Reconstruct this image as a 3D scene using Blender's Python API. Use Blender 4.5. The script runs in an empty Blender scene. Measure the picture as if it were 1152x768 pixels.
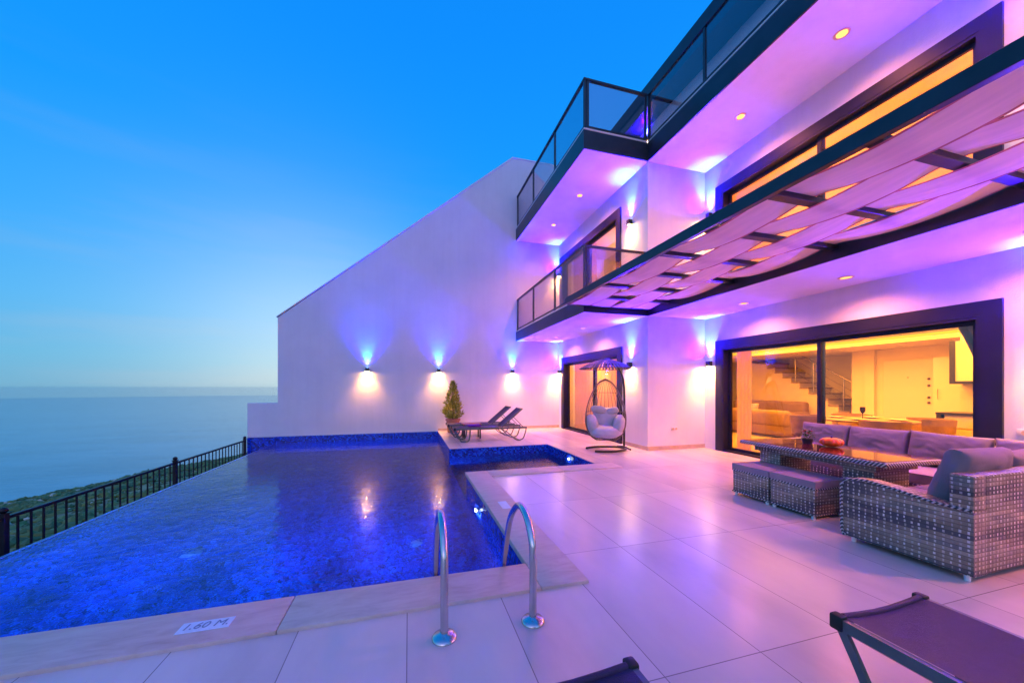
import bpy, bmesh, math, random
from mathutils import Vector, Matrix, noise
R = math.radians
random.seed(7)
scene = bpy.context.scene
COL = scene.collection

# ------------------------------------------------------------------ materials
def new_mat(name):
    m = bpy.data.materials.new(name); m.use_nodes = True
    nt = m.node_tree
    for n in list(nt.nodes): nt.nodes.remove(n)
    out = nt.nodes.new('ShaderNodeOutputMaterial')
    return m, nt, out
def N(nt, t, **kw):
    n = nt.nodes.new(t)
    for k, v in kw.items():
        if k in n.inputs: n.inputs[k].default_value = v
        else: setattr(n, k, v)
    return n
def L(nt, a, b): nt.links.new(a, b)
def c4(c): return (c[0], c[1], c[2], 1)
def ramp(nt, stops):
    r = nt.nodes.new('ShaderNodeValToRGB')
    e = r.color_ramp.elements
    while len(e) > 1: e.remove(e[-1])
    e[0].position = stops[0][0]; e[0].color = c4(stops[0][1])
    for p, c in stops[1:]:
        x = e.new(p); x.color = c4(c)
    return r
def math_n(nt, op, a, b=None, clamp=False):
    n = nt.nodes.new('ShaderNodeMath'); n.operation = op; n.use_clamp = clamp
    for i, v in enumerate((a, b)):
        if v is None: continue
        if isinstance(v, (int, float)): n.inputs[i].default_value = v
        else: L(nt, v, n.inputs[i])
    return n.outputs[0]
def pbr(name, col, rough=.5, metal=0, noise_amt=.0, noise_scale=8, bump=0, bump_scale=60, coat=0, spec=.5, sub=None, coords='Object', emis=None, estr=0):
    m, nt, out = new_mat(name)
    b = N(nt, 'ShaderNodeBsdfPrincipled')
    b.inputs['Base Color'].default_value = c4(col); b.inputs['Roughness'].default_value = rough
    b.inputs['Metallic'].default_value = metal; b.inputs['Coat Weight'].default_value = coat
    b.inputs['Specular IOR Level'].default_value = spec
    if emis: b.inputs['Emission Color'].default_value = c4(emis); b.inputs['Emission Strength'].default_value = estr
    tc = N(nt, 'ShaderNodeTexCoord')
    if noise_amt:
        nz = N(nt, 'ShaderNodeTexNoise'); nz.inputs['Scale'].default_value = noise_scale; nz.inputs['Detail'].default_value = 6
        L(nt, tc.outputs[coords], nz.inputs['Vector'])
        r = ramp(nt, [(.3, [x*(1-noise_amt) for x in col]), (.7, [min(1, x*(1+noise_amt)) for x in col])])
        L(nt, nz.outputs['Fac'], r.inputs['Fac']); L(nt, r.outputs['Color'], b.inputs['Base Color'])
    if bump:
        nb = N(nt, 'ShaderNodeTexNoise'); nb.inputs['Scale'].default_value = bump_scale; nb.inputs['Detail'].default_value = 4
        L(nt, tc.outputs[coords], nb.inputs['Vector'])
        bp = N(nt, 'ShaderNodeBump'); bp.inputs['Strength'].default_value = bump; bp.inputs['Distance'].default_value = .01
        L(nt, nb.outputs['Fac'], bp.inputs['Height']); L(nt, bp.outputs['Normal'], b.inputs['Normal'])
    L(nt, b.outputs[0], out.inputs['Surface'])
    return m
def emit(name, col, s):
    m, nt, out = new_mat(name)
    e = N(nt, 'ShaderNodeEmission'); e.inputs['Color'].default_value = c4(col); e.inputs['Strength'].default_value = s
    L(nt, e.outputs[0], out.inputs['Surface']); return m
def glass(name, tint, refl=1.0, rough=.0, ior=1.5):
    m, nt, out = new_mat(name)
    t = N(nt, 'ShaderNodeBsdfTransparent'); t.inputs['Color'].default_value = c4(tint)
    g = N(nt, 'ShaderNodeBsdfGlossy'); g.inputs['Roughness'].default_value = rough
    g.inputs['Color'].default_value = (refl, refl, refl, 1)
    f = N(nt, 'ShaderNodeFresnel'); gg = N(nt, 'ShaderNodeNewGeometry')
    io = N(nt, 'ShaderNodeMapRange'); io.inputs['To Min'].default_value = ior; io.inputs['To Max'].default_value = 1/ior
    L(nt, gg.outputs['Backfacing'], io.inputs['Value']); L(nt, io.outputs[0], f.inputs['IOR'])   # same reflection on both faces of the sheet
    mx = N(nt, 'ShaderNodeMixShader')
    L(nt, f.outputs[0], mx.inputs[0]); L(nt, t.outputs[0], mx.inputs[1]); L(nt, g.outputs[0], mx.inputs[2])
    L(nt, mx.outputs[0], out.inputs['Surface']); return m

M = {}
# render stucco: white paint with trowel texture, faint weathering
def stucco(name, col, strength):
    m, nt, out = new_mat(name)
    b = N(nt, 'ShaderNodeBsdfPrincipled'); b.inputs['Roughness'].default_value = .75; b.inputs['Specular IOR Level'].default_value = .25
    tc = N(nt, 'ShaderNodeTexCoord')
    big = N(nt, 'ShaderNodeTexNoise', Scale=.9, Detail=5.0, Roughness=.6); L(nt, tc.outputs['Object'], big.inputs['Vector'])
    r = ramp(nt, [(.25, [c*.88 for c in col]), (.75, col)]); L(nt, big.outputs['Fac'], r.inputs['Fac'])
    mp = N(nt, 'ShaderNodeMapping'); mp.inputs['Scale'].default_value = (3.2, 3.2, .22); L(nt, tc.outputs['Object'], mp.inputs['Vector'])
    sn = N(nt, 'ShaderNodeTexNoise', Scale=1.6, Detail=6.0, Roughness=.65); L(nt, mp.outputs[0], sn.inputs['Vector'])
    sr = N(nt, 'ShaderNodeMapRange'); sr.inputs['From Min'].default_value = .35; sr.inputs['From Max'].default_value = .55; sr.inputs['To Min'].default_value = .965; sr.inputs['To Max'].default_value = 1.0
    L(nt, sn.outputs['Fac'], sr.inputs['Value'])
    hv = N(nt, 'ShaderNodeHueSaturation'); L(nt, r.outputs['Color'], hv.inputs['Color']); L(nt, sr.outputs[0], hv.inputs['Value']); L(nt, hv.outputs[0], b.inputs['Base Color'])
    f = N(nt, 'ShaderNodeTexNoise', Scale=48.0, Detail=6.0, Roughness=.65, Distortion=.6); L(nt, tc.outputs['Object'], f.inputs['Vector'])
    g = N(nt, 'ShaderNodeTexNoise', Scale=9.0, Detail=3.0); L(nt, tc.outputs['Object'], g.inputs['Vector'])
    s = math_n(nt, 'ADD', f.outputs['Fac'], g.outputs['Fac'])
    bp = N(nt, 'ShaderNodeBump', Strength=strength, Distance=.008); L(nt, s, bp.inputs['Height']); L(nt, bp.outputs['Normal'], b.inputs['Normal'])
    L(nt, b.outputs[0], out.inputs['Surface']); return m
M['stucco'] = stucco('white_stucco', (.80, .78, .80), .35)
M['boundary'] = stucco('boundary_plaster', (.74, .71, .77), .35)
M['soffit'] = stucco('soffit_plaster', (.80, .78, .80), .12)

def tile_mat(name, ox, oy, sx, sy, base, rough):
    """porcelain slabs 0.58 x 1.25 m with thin joints, cloudy veins and uneven gloss"""
    m, nt, out = new_mat(name)
    b = N(nt, 'ShaderNodeBsdfPrincipled')
    geo = N(nt, 'ShaderNodeNewGeometry')
    sep = N(nt, 'ShaderNodeSeparateXYZ'); L(nt, geo.outputs['Position'], sep.inputs[0])
    x = math_n(nt, 'DIVIDE', math_n(nt, 'SUBTRACT', sep.outputs['X'], ox), sx)
    y = math_n(nt, 'DIVIDE', math_n(nt, 'SUBTRACT', sep.outputs['Y'], oy), sy)
    fx = math_n(nt, 'FRACT', x); fy = math_n(nt, 'FRACT', y)
    ex = math_n(nt, 'MULTIPLY', math_n(nt, 'MINIMUM', fx, math_n(nt, 'SUBTRACT', 1, fx)), sx)
    ey = math_n(nt, 'MULTIPLY', math_n(nt, 'MINIMUM', fy, math_n(nt, 'SUBTRACT', 1, fy)), sy)
    e = math_n(nt, 'MINIMUM', ex, ey)
    joint = math_n(nt, 'LESS_THAN', e, .0026)
    cmb = N(nt, 'ShaderNodeCombineXYZ'); L(nt, math_n(nt, 'FLOOR', x), cmb.inputs[0]); L(nt, math_n(nt, 'FLOOR', y), cmb.inputs[1])
    wn = N(nt, 'ShaderNodeTexWhiteNoise'); L(nt, cmb.outputs[0], wn.inputs['Vector'])
    off = N(nt, 'ShaderNodeVectorMath'); off.operation = 'MULTIPLY_ADD'
    L(nt, wn.outputs['Color'], off.inputs[0]); off.inputs[1].default_value = (9, 9, 9); L(nt, geo.outputs['Position'], off.inputs[2])
    sc = N(nt, 'ShaderNodeVectorMath'); sc.operation = 'MULTIPLY'; L(nt, off.outputs[0], sc.inputs[0]); sc.inputs[1].default_value = (1.0, .35, 1)
    cl = N(nt, 'ShaderNodeTexNoise', Scale=1.5, Detail=7.0, Roughness=.58); L(nt, sc.outputs[0], cl.inputs['Vector'])
    r = ramp(nt, [(.28, [c*.76 for c in base]), (.5, [c*.96 for c in base]), (.72, [min(1, c*1.08) for c in base])])
    L(nt, cl.outputs['Fac'], r.inputs['Fac'])
    val = math_n(nt, 'MULTIPLY_ADD', wn.outputs['Value'], .10); 
    val.node.inputs[2].default_value = .95
    hs = N(nt, 'ShaderNodeHueSaturation'); L(nt, r.outputs['Color'], hs.inputs['Color']); L(nt, val, hs.inputs['Value'])
    mx = N(nt, 'ShaderNodeMix'); mx.data_type = 'RGBA'
    L(nt, joint, mx.inputs[0]); L(nt, hs.outputs[0], mx.inputs[6]); mx.inputs[7].default_value = (.27, .21, .21, 1)
    L(nt, mx.outputs[2], b.inputs['Base Color'])
    b.inputs['Roughness'].default_value = rough
    fb = N(nt, 'ShaderNodeTexNoise', Scale=22.0, Detail=2.0); L(nt, geo.outputs['Position'], fb.inputs['Vector'])
    h = math_n(nt, 'SUBTRACT', math_n(nt, 'MULTIPLY', fb.outputs['Fac'], .08), joint)
    bp = N(nt, 'ShaderNodeBump', Strength=.25, Distance=.003); L(nt, h, bp.inputs['Height']); L(nt, bp.outputs['Normal'], b.inputs['Normal'])
    L(nt, b.outputs[0], out.inputs['Surface']); return m
M['tile'] = tile_mat('porcelain_tile', -.01, 1.42, .58, 1.27, (.68, .565, .53), .27)
M['indoor_tile'] = tile_mat('indoor_tile', 0, 0, .8, .8, (.55, .45, .33), .2)

def stone(name):
    m, nt, out = new_mat(name)
    b = N(nt, 'ShaderNodeBsdfPrincipled', Roughness=.5)
    geo = N(nt, 'ShaderNodeNewGeometry')
    mp = N(nt, 'ShaderNodeMapping'); mp.inputs['Scale'].default_value = (2.5, 9, 4); L(nt, geo.outputs['Position'], mp.inputs['Vector'])
    n1 = N(nt, 'ShaderNodeTexNoise', Scale=2.0, Detail=9.0, Roughness=.6, Distortion=.7); L(nt, mp.outputs[0], n1.inputs['Vector'])
    r = ramp(nt, [(.2, (.48, .33, .27)), (.5, (.60, .45, .38)), (.8, (.67, .54, .47))]); L(nt, n1.outputs['Fac'], r.inputs['Fac'])
    L(nt, r.outputs['Color'], b.inputs['Base Color'])
    n2 = N(nt, 'ShaderNodeTexNoise', Scale=40.0, Detail=5.0); L(nt, geo.outputs['Position'], n2.inputs['Vector'])
    bp = N(nt, 'ShaderNodeBump', Strength=.3, Distance=.003); L(nt, n2.outputs['Fac'], bp.inputs['Height']); L(nt, bp.outputs['Normal'], b.inputs['Normal'])
    L(nt, b.outputs[0], out.inputs['Surface']); return m
M['coping'] = stone('coping_stone')

def mosaic(name, size=.025):
    m, nt, out = new_mat(name)
    b = N(nt, 'ShaderNodeBsdfPrincipled', Roughness=.18)
    uv = N(nt, 'ShaderNodeUVMap')
    sc = N(nt, 'ShaderNodeVectorMath'); sc.operation = 'SCALE'; L(nt, uv.outputs[0], sc.inputs[0]); sc.inputs['Scale'].default_value = 1/size
    fl = N(nt, 'ShaderNodeVectorMath'); fl.operation = 'FLOOR'; L(nt, sc.outputs[0], fl.inputs[0])
    fr = N(nt, 'ShaderNodeVectorMath'); fr.operation = 'FRACTION'; L(nt, sc.outputs[0], fr.inputs[0])
    wn = N(nt, 'ShaderNodeTexWhiteNoise'); wn.noise_dimensions = '2D'; L(nt, fl.outputs[0], wn.inputs['Vector'])
    r = ramp(nt, [(0, (.002, .005, .09)), (.25, (.003, .014, .26)), (.55, (.004, .034, .62)), (.85, (.006, .085, .84)), (1, (.012, .16, .90))])
    L(nt, wn.outputs['Value'], r.inputs['Fac'])
    s = N(nt, 'ShaderNodeSeparateXYZ'); L(nt, fr.outputs[0], s.inputs[0])
    e = math_n(nt, 'MINIMUM', math_n(nt, 'MINIMUM', s.outputs[0], math_n(nt, 'SUBTRACT', 1, s.outputs[0])), math_n(nt, 'MINIMUM', s.outputs[1], math_n(nt, 'SUBTRACT', 1, s.outputs[1])))
    j = math_n(nt, 'LESS_THAN', e, .05)
    mx = N(nt, 'ShaderNodeMix'); mx.data_type = 'RGBA'
    L(nt, j, mx.inputs[0]); L(nt, r.outputs['Color'], mx.inputs[6]); mx.inputs[7].default_value = (.03, .07, .30, 1)
    L(nt, mx.outputs[2], b.inputs['Base Color'])
    # each chip is laid a little out of true, so some of them glint
    nm = N(nt, 'ShaderNodeBump', Strength=.25, Distance=.004); L(nt, math_n(nt, 'MULTIPLY', wn.outputs['Value'], 1), nm.inputs['Height'])
    L(nt, nm.outputs['Normal'], b.inputs['Normal'])
    L(nt, b.outputs[0], out.inputs['Surface']); return m
M['mosaic'] = mosaic('blue_glass_mosaic', .031)

def water(name, tint, scale, strength, ior=1.33, stretch=(1, 1, 1)):
    m, nt, out = new_mat(name)
    geo = N(nt, 'ShaderNodeNewGeometry')
    mp = N(nt, 'ShaderNodeMapping'); mp.inputs['Scale'].default_value = stretch; L(nt, geo.outputs['Position'], mp.inputs['Vector'])
    n1 = N(nt, 'ShaderNodeTexNoise', Scale=scale, Detail=3.0, Roughness=.5, Distortion=.4); L(nt, mp.outputs[0], n1.inputs['Vector'])
    n2 = N(nt, 'ShaderNodeTexNoise', Scale=scale*.23, Detail=2.0); L(nt, mp.outputs[0], n2.inputs['Vector'])
    h = math_n(nt, 'ADD', n1.outputs['Fac'], math_n(nt, 'MULTIPLY', n2.outputs['Fac'], 1.5))
    bp = N(nt, 'ShaderNodeBump', Strength=strength, Distance=.02); L(nt, h, bp.inputs['Height'])
    t = N(nt, 'ShaderNodeBsdfRefraction', Roughness=.0, IOR=ior); t.inputs['Color'].default_value = c4(tint)
    L(nt, bp.outputs['Normal'], t.inputs['Normal'])
    g = N(nt, 'ShaderNodeBsdfGlossy', Roughness=.085)
    f = N(nt, 'ShaderNodeFresnel', IOR=1.27)
    L(nt, bp.outputs['Normal'], g.inputs['Normal']); L(nt, bp.outputs['Normal'], f.inputs['Normal'])
    mx = N(nt, 'ShaderNodeMixShader')
    L(nt, f.outputs[0], mx.inputs[0]); L(nt, t.outputs[0], mx.inputs[1]); L(nt, g.outputs[0], mx.inputs[2])
    L(nt, mx.outputs[0], out.inputs['Surface']); return m
M['pool_water'] = water('pool_water', (.75, .90, 1.0), 9, .29)

def sea_mat():
    m, nt, out = new_mat('sea_water')
    b = N(nt, 'ShaderNodeBsdfPrincipled', Roughness=.12, IOR=1.33)
    geo = N(nt, 'ShaderNodeNewGeometry')
    mp = N(nt, 'ShaderNodeMapping'); mp.inputs['Rotation'].default_value = (0, 0, R(25)); mp.inputs['Scale'].default_value = (.35, 1, 1); L(nt, geo.outputs['Position'], mp.inputs['Vector'])
    n1 = N(nt, 'ShaderNodeTexNoise', Scale=.07, Detail=7.0, Roughness=.62); L(nt, mp.outputs[0], n1.inputs['Vector'])
    n2 = N(nt, 'ShaderNodeTexNoise', Scale=.006, Detail=9.0, Roughness=.7); L(nt, mp.outputs[0], n2.inputs['Vector'])
    r = ramp(nt, [(.40, (.09, .24, .29)), (.60, (.17, .36, .41))]); L(nt, n2.outputs['Fac'], r.inputs['Fac'])
    L(nt, r.outputs['Color'], b.inputs['Base Color'])
    bp = N(nt, 'ShaderNodeBump', Strength=.5, Distance=2.5); L(nt, n1.outputs['Fac'], bp.inputs['Height']); L(nt, bp.outputs['Normal'], b.inputs['Normal'])
    L(nt, b.outputs[0], out.inputs['Surface']); return m
M['sea'] = sea_mat()

M['steel'] = pbr('anthracite_steel', (.020, .030, .042), .32, .3, .25, 3, .05, 30)
M['trim'] = pbr('anthracite_aluminium', (.012, .014, .030), .5, 0, .15, 4, .04, 60, 0, .3)
M['fence'] = pbr('black_iron', (.008, .009, .012), .4, .4, .2, 20, .1, 80)
M['rail_glass'] = glass('smoked_glass', (.80, .77, .82), .9, 0, 1.8)
M['win_glass'] = glass('window_glass', (.93, .95, .93), 1.0)
M['chrome'] = pbr('polished_steel', (.58, .56, .57), .2, 1, .05, 30)
M['white_metal'] = pbr('white_enamel', (.75, .75, .75), .35)
M['plastic'] = pbr('white_plastic', (.75, .73, .72), .35)
M['dark'] = pbr('dark_cavity', (.01, .01, .01), .6)
M['skirt'] = pbr('beige_skirting', (.55, .40, .27), .4, 0, .15, 6)
M['black_paint'] = pbr('lamp_black', (.012, .012, .015), .4)
M['lens_blue'] = emit('blue_lens', (.15, .35, 1), 18)
M['lens_warm'] = emit('warm_lens', (1, .52, .13), 1500)
M['disc_warm'] = emit('downlight_lens', (1, .52, .13), 2.3)
M['ring_brass'] = pbr('downlight_ring', (.75, .55, .35), .3, .6)
M['led'] = emit('cove_led', (1, .62, .02), 1.5)
M['inside_wall'] = pbr('indoor_paint', (.80, .70, .50), .7, 0, .05, 2)
M['inside_door'] = pbr('white_lacquer', (.74, .68, .56), .35)
M['wood'] = pbr('brown_wood', (.22, .11, .05), .4, 0, .35, 5)
M['tan_wood'] = pbr('tan_wood', (.40, .24, .11), .4, 0, .3, 5)
M['step_stone'] = pbr('stair_marble', (.36, .27, .18), .3, 0, .3, 6)
M['dark_top'] = pbr('dark_worktop', (.05, .04, .035), .25)
M['beige_cloth'] = pbr('beige_upholstery', (.25, .16, .09), .85, 0, .12, 4, .3, 120)
M['drape'] = pbr('drape_cloth', (.45, .32, .24), .9, 0, .1, 8, .2, 100)
M['cushion'] = pbr('grey_mauve_fabric', (.215, .170, .190), .9, 0, .10, 6, .35, 260)
M['seat_pad'] = pbr('mauve_seat_fabric', (.29, .22, .255), .9, 0, .08, 6, .3, 260)
M['white_pad'] = pbr('pale_cushion_fabric', (.46, .42, .48), .9, 0, .06, 9, .3, 120)
M['sling'] = pbr('purple_grey_mesh', (.036, .015, .062), .55, 0, .12, 30, .5, 320)
M['lounger_frame'] = pbr('graphite_frame', (.10, .115, .12), .32, .2, .15, 12)
M['rattan_dark'] = pbr('dark_rattan', (.17, .12, .095), .5, 0, .3, 14, .3, 90)
M['stand_black'] = pbr('dark_brown_steel', (.035, .024, .022), .35, .2)
M['hood'] = pbr('slatted_hood', (.14, .10, .12), .5, 0, .2, 18)
M['terracotta'] = pbr('terracotta', (.42, .16, .08), .7, 0, .2, 8, .2, 50)
M['soil'] = pbr('soil', (.03, .02, .015), .95)
M['bark'] = pbr('bark', (.10, .065, .04), .9, 0, .3, 20, .5, 40)
M['purple_cloth'] = pbr('purple_towel', (.16, .02, .26), .95, 0, .1, 20, .5, 200)
M['orange_skin'] = pbr('pumpkin_skin', (.80, .095, .004), .32, 0, .25, 14, .1, 40)
M['stem'] = pbr('pumpkin_stem', (.06, .045, .02), .8)
M['petal'] = pbr('red_petal', (.45, .02, .03), .6)
M['leaf_small'] = pbr('small_leaf', (.045, .09, .025), .6, 0, .4, 20)
M['pot_black'] = pbr('black_pot', (.02, .02, .022), .4)
M['sign_white'] = pbr('depth_plate', (.66, .72, .85), .4, 0, .06, 20)
M['inlet'] = pbr('blue_grey_plastic', (.10, .20, .5), .4)
M['ink'] = pbr('grey_ink', (.22, .26, .36), .5)
M['glass_top'] = pbr('tempered_table_glass', (.12, .025, .035), .04, 0, 0, 1, 0, 1, .6)
M['porcelain'] = pbr('plate_glaze', (.7, .66, .55), .2)
M['wine_glass'] = pbr('dark_goblet', (.05, .02, .02), .1)

def canopy_mat(name, col, trans):
    m, nt, out = new_mat(name)
    geo = N(nt, 'ShaderNodeNewGeometry')
    nz = N(nt, 'ShaderNodeTexNoise', Scale=3.0, Detail=6.0); 
    mp = N(nt, 'ShaderNodeMapping'); mp.inputs['Scale'].default_value = (5, .8, 1); L(nt, geo.outputs['Position'], mp.inputs['Vector']); L(nt, mp.outputs[0], nz.inputs['Vector'])
    r = ramp(nt, [(.3, [c*.86 for c in col]), (.7, col)]); L(nt, nz.outputs['Fac'], r.inputs['Fac'])
    d = N(nt, 'ShaderNodeBsdfDiffuse'); t = N(nt, 'ShaderNodeBsdfTranslucent')
    L(nt, r.outputs['Color'], d.inputs['Color']); L(nt, r.outputs['Color'], t.inputs['Color'])
    bp = N(nt, 'ShaderNodeBump', Strength=.25, Distance=.01); L(nt, nz.outputs['Fac'], bp.inputs['Height']); L(nt, bp.outputs['Normal'], d.inputs['Normal'])
    mx = N(nt, 'ShaderNodeMixShader'); mx.inputs[0].default_value = trans
    L(nt, d.outputs[0], mx.inputs[1]); L(nt, t.outputs[0], mx.inputs[2]); L(nt, mx.outputs[0], out.inputs['Surface']); return m
M['canvas'] = canopy_mat('cream_canvas', (.96, .70, .62), .12)
M['hem'] = canopy_mat('canvas_hem', (.62, .22, .20), .25)
M['blind'] = canopy_mat('orange_blind', (.80, .50, .22), .55)

def wicker(name, flip=False):
    """flat synthetic cane: streaky horizontal strands, paler uprights showing at each crossing"""
    m, nt, out = new_mat(name)
    b = N(nt, 'ShaderNodeBsdfPrincipled', Roughness=.42)
    uv = N(nt, 'ShaderNodeUVMap'); s = N(nt, 'ShaderNodeSeparateXYZ'); L(nt, uv.outputs[0], s.inputs[0])
    cu, cv = .042, .030
    v = math_n(nt, 'DIVIDE', s.outputs[1], cv); row = math_n(nt, 'FLOOR', v); fv = math_n(nt, 'FRACT', v)
    par = math_n(nt, 'MULTIPLY', math_n(nt, 'MODULO', row, 2), .5)
    u = math_n(nt, 'ADD', math_n(nt, 'DIVIDE', s.outputs[0], cu), 100)
    fu = math_n(nt, 'FRACT', u); colid = math_n(nt, 'FLOOR', u)
    # strand colour: bands of several rows, drifting slowly along the strand
    cmb = N(nt, 'ShaderNodeCombineXYZ'); L(nt, math_n(nt, 'MULTIPLY', s.outputs[0], .9), cmb.inputs[0]); L(nt, math_n(nt, 'MULTIPLY', row, .21), cmb.inputs[1])
    nz = N(nt, 'ShaderNodeTexNoise', Scale=1.0, Detail=1.5); L(nt, cmb.outputs[0], nz.inputs['Vector'])
    strand = ramp(nt, [(.34, (.045, .042, .046)), (.44, (.075, .068, .070)), (.49, (.21, .16, .11)), (.55, (.31, .24, .165)), (.60, (.14, .125, .11)), (.70, (.29, .25, .20))])
    L(nt, nz.outputs['Fac'], strand.inputs['Fac'])
    # every strand has its own tone and fine scratches
    cr_ = N(nt, 'ShaderNodeCombineXYZ'); L(nt, math_n(nt, 'MULTIPLY', s.outputs[0], 30), cr_.inputs[0]); L(nt, math_n(nt, 'MULTIPLY', s.outputs[1], 260), cr_.inputs[1])
    scr = N(nt, 'ShaderNodeTexNoise', Scale=1.0, Detail=3.0); L(nt, cr_.outputs[0], scr.inputs['Vector'])
    rw = N(nt, 'ShaderNodeTexWhiteNoise'); rw.noise_dimensions = '1D'; L(nt, row, rw.inputs['W'])
    tone = math_n(nt, 'ADD', math_n(nt, 'MULTIPLY', rw.outputs['Value'], .45), math_n(nt, 'MULTIPLY', scr.outputs['Fac'], .9))
    tone = math_n(nt, 'ADD', tone, .35)
    st_ = N(nt, 'ShaderNodeHueSaturation'); L(nt, strand.outputs['Color'], st_.inputs['Color']); L(nt, tone, st_.inputs['Value'])
    # pale upright showing at each crossing, a little out of line
    c2 = N(nt, 'ShaderNodeCombineXYZ'); L(nt, row, c2.inputs[0]); L(nt, colid, c2.inputs[1])
    wn = N(nt, 'ShaderNodeTexWhiteNoise'); L(nt, c2.outputs[0], wn.inputs['Vector'])
    jit = N(nt, 'ShaderNodeSeparateXYZ'); L(nt, wn.outputs['Color'], jit.inputs[0])
    du = math_n(nt, 'ABSOLUTE', math_n(nt, 'SUBTRACT', fu, math_n(nt, 'ADD', .40, math_n(nt, 'MULTIPLY', jit.outputs[0], .20))))
    dv = math_n(nt, 'ABSOLUTE', math_n(nt, 'SUBTRACT', fv, .5))
    wd = math_n(nt, 'ADD', .09, math_n(nt, 'MULTIPLY', jit.outputs[1], .08))
    dot = math_n(nt, 'MULTIPLY', math_n(nt, 'LESS_THAN', du, wd), math_n(nt, 'LESS_THAN', dv, math_n(nt, 'ADD', .22, math_n(nt, 'MULTIPLY', jit.outputs[2], .12))))
    pale = ramp(nt, [(0, (.26, .22, .17)), (.45, (.50, .45, .38)), (1, (.72, .67, .60))]); L(nt, wn.outputs['Value'], pale.inputs['Fac'])
    gap = math_n(nt, 'GREATER_THAN', dv, .46)
    mx = N(nt, 'ShaderNodeMix'); mx.data_type = 'RGBA'; L(nt, dot, mx.inputs[0]); L(nt, st_.outputs['Color'], mx.inputs[6]); L(nt, pale.outputs['Color'], mx.inputs[7])
    mx2 = N(nt, 'ShaderNodeMix'); mx2.data_type = 'RGBA'; L(nt, gap, mx2.inputs[0]); L(nt, mx.outputs[2], mx2.inputs[6]); mx2.inputs[7].default_value = (.02, .018, .018, 1)
    L(nt, mx2.outputs[2], b.inputs['Base Color'])
    # relief: strands bulge between the uprights
    hw = math_n(nt, 'MULTIPLY', math_n(nt, 'SINE', math_n(nt, 'MULTIPLY', fu, math.pi)), math_n(nt, 'SINE', math_n(nt, 'MULTIPLY', fv, math.pi)))
    bp = N(nt, 'ShaderNodeBump', Strength=.6, Distance=.006); L(nt, hw, bp.inputs['Height']); L(nt, bp.outputs['Normal'], b.inputs['Normal'])
    L(nt, b.outputs[0], out.inputs['Surface']); return m
M['wicker'] = wicker('grey_wicker')
def braid(name):
    m, nt, out = new_mat(name)
    b = N(nt, 'ShaderNodeBsdfPrincipled', Roughness=.42)
    uv = N(nt, 'ShaderNodeUVMap'); s = N(nt, 'ShaderNodeSeparateXYZ'); L(nt, uv.outputs[0], s.inputs[0])
    d = math_n(nt, 'ADD', s.outputs[0], s.outputs[1])
    w = math_n(nt, 'FRACT', math_n(nt, 'DIVIDE', d, .034))
    r = ramp(nt, [(0, (.02, .022, .03)), (.34, (.04, .045, .06)), (.40, (.42, .40, .40)), (.75, (.60, .57, .56)), (.82, (.03, .03, .04))]); L(nt, w, r.inputs['Fac'])
    L(nt, r.outputs['Color'], b.inputs['Base Color'])
    bp = N(nt, 'ShaderNodeBump', Strength=.8, Distance=.006); L(nt, math_n(nt, 'SINE', math_n(nt, 'MULTIPLY', w, math.pi)), bp.inputs['Height']); L(nt, bp.outputs['Normal'], b.inputs['Normal'])
    L(nt, b.outputs[0], out.inputs['Surface']); return m
M['braid'] = braid('braided_wicker_rim')

def foliage(name, a, bcol):
    m, nt, out = new_mat(name)
    b = N(nt, 'ShaderNodeBsdfPrincipled', Roughness=.65)
    oi = N(nt, 'ShaderNodeNewGeometry')
    nz = N(nt, 'ShaderNodeTexNoise', Scale=.35, Detail=4.0); L(nt, oi.outputs['Position'], nz.inputs['Vector'])
    s = math_n(nt, 'ADD', math_n(nt, 'MULTIPLY', oi.outputs['Random Per Island'], .55), math_n(nt, 'MULTIPLY', nz.outputs['Fac'], .45))
    r = ramp(nt, [(.2, a), (.8, bcol)]); L(nt, s, r.inputs['Fac']); L(nt, r.outputs['Color'], b.inputs['Base Color'])
    L(nt, b.outputs[0], out.inputs['Surface']); return m
M['conifer'] = foliage('conifer_needles', (.18, .22, .025), (.62, .56, .07))
M['scrub'] = foliage('dry_scrub', (.055, .085, .016), (.19, .22, .045))
def hill_mat():
    m, nt, out = new_mat('dry_hillside')
    b = N(nt, 'ShaderNodeBsdfPrincipled', Roughness=.95)
    g = N(nt, 'ShaderNodeNewGeometry')
    n1 = N(nt, 'ShaderNodeTexNoise', Scale=.06, Detail=8.0, Roughness=.65); L(nt, g.outputs['Position'], n1.inputs['Vector'])
    r = ramp(nt, [(.3, (.10, .10, .045)), (.5, (.24, .20, .09)), (.62, (.40, .31, .13)), (.8, (.46, .37, .18))]); L(nt, n1.outputs['Fac'], r.inputs['Fac'])
    L(nt, r.outputs['Color'], b.inputs['Base Color']); L(nt, b.outputs[0], out.inputs['Surface']); return m
M['hill'] = hill_mat()
M['rock'] = pbr('pale_limestone', (.48, .45, .34), .9, 0, .3, .6)

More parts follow.
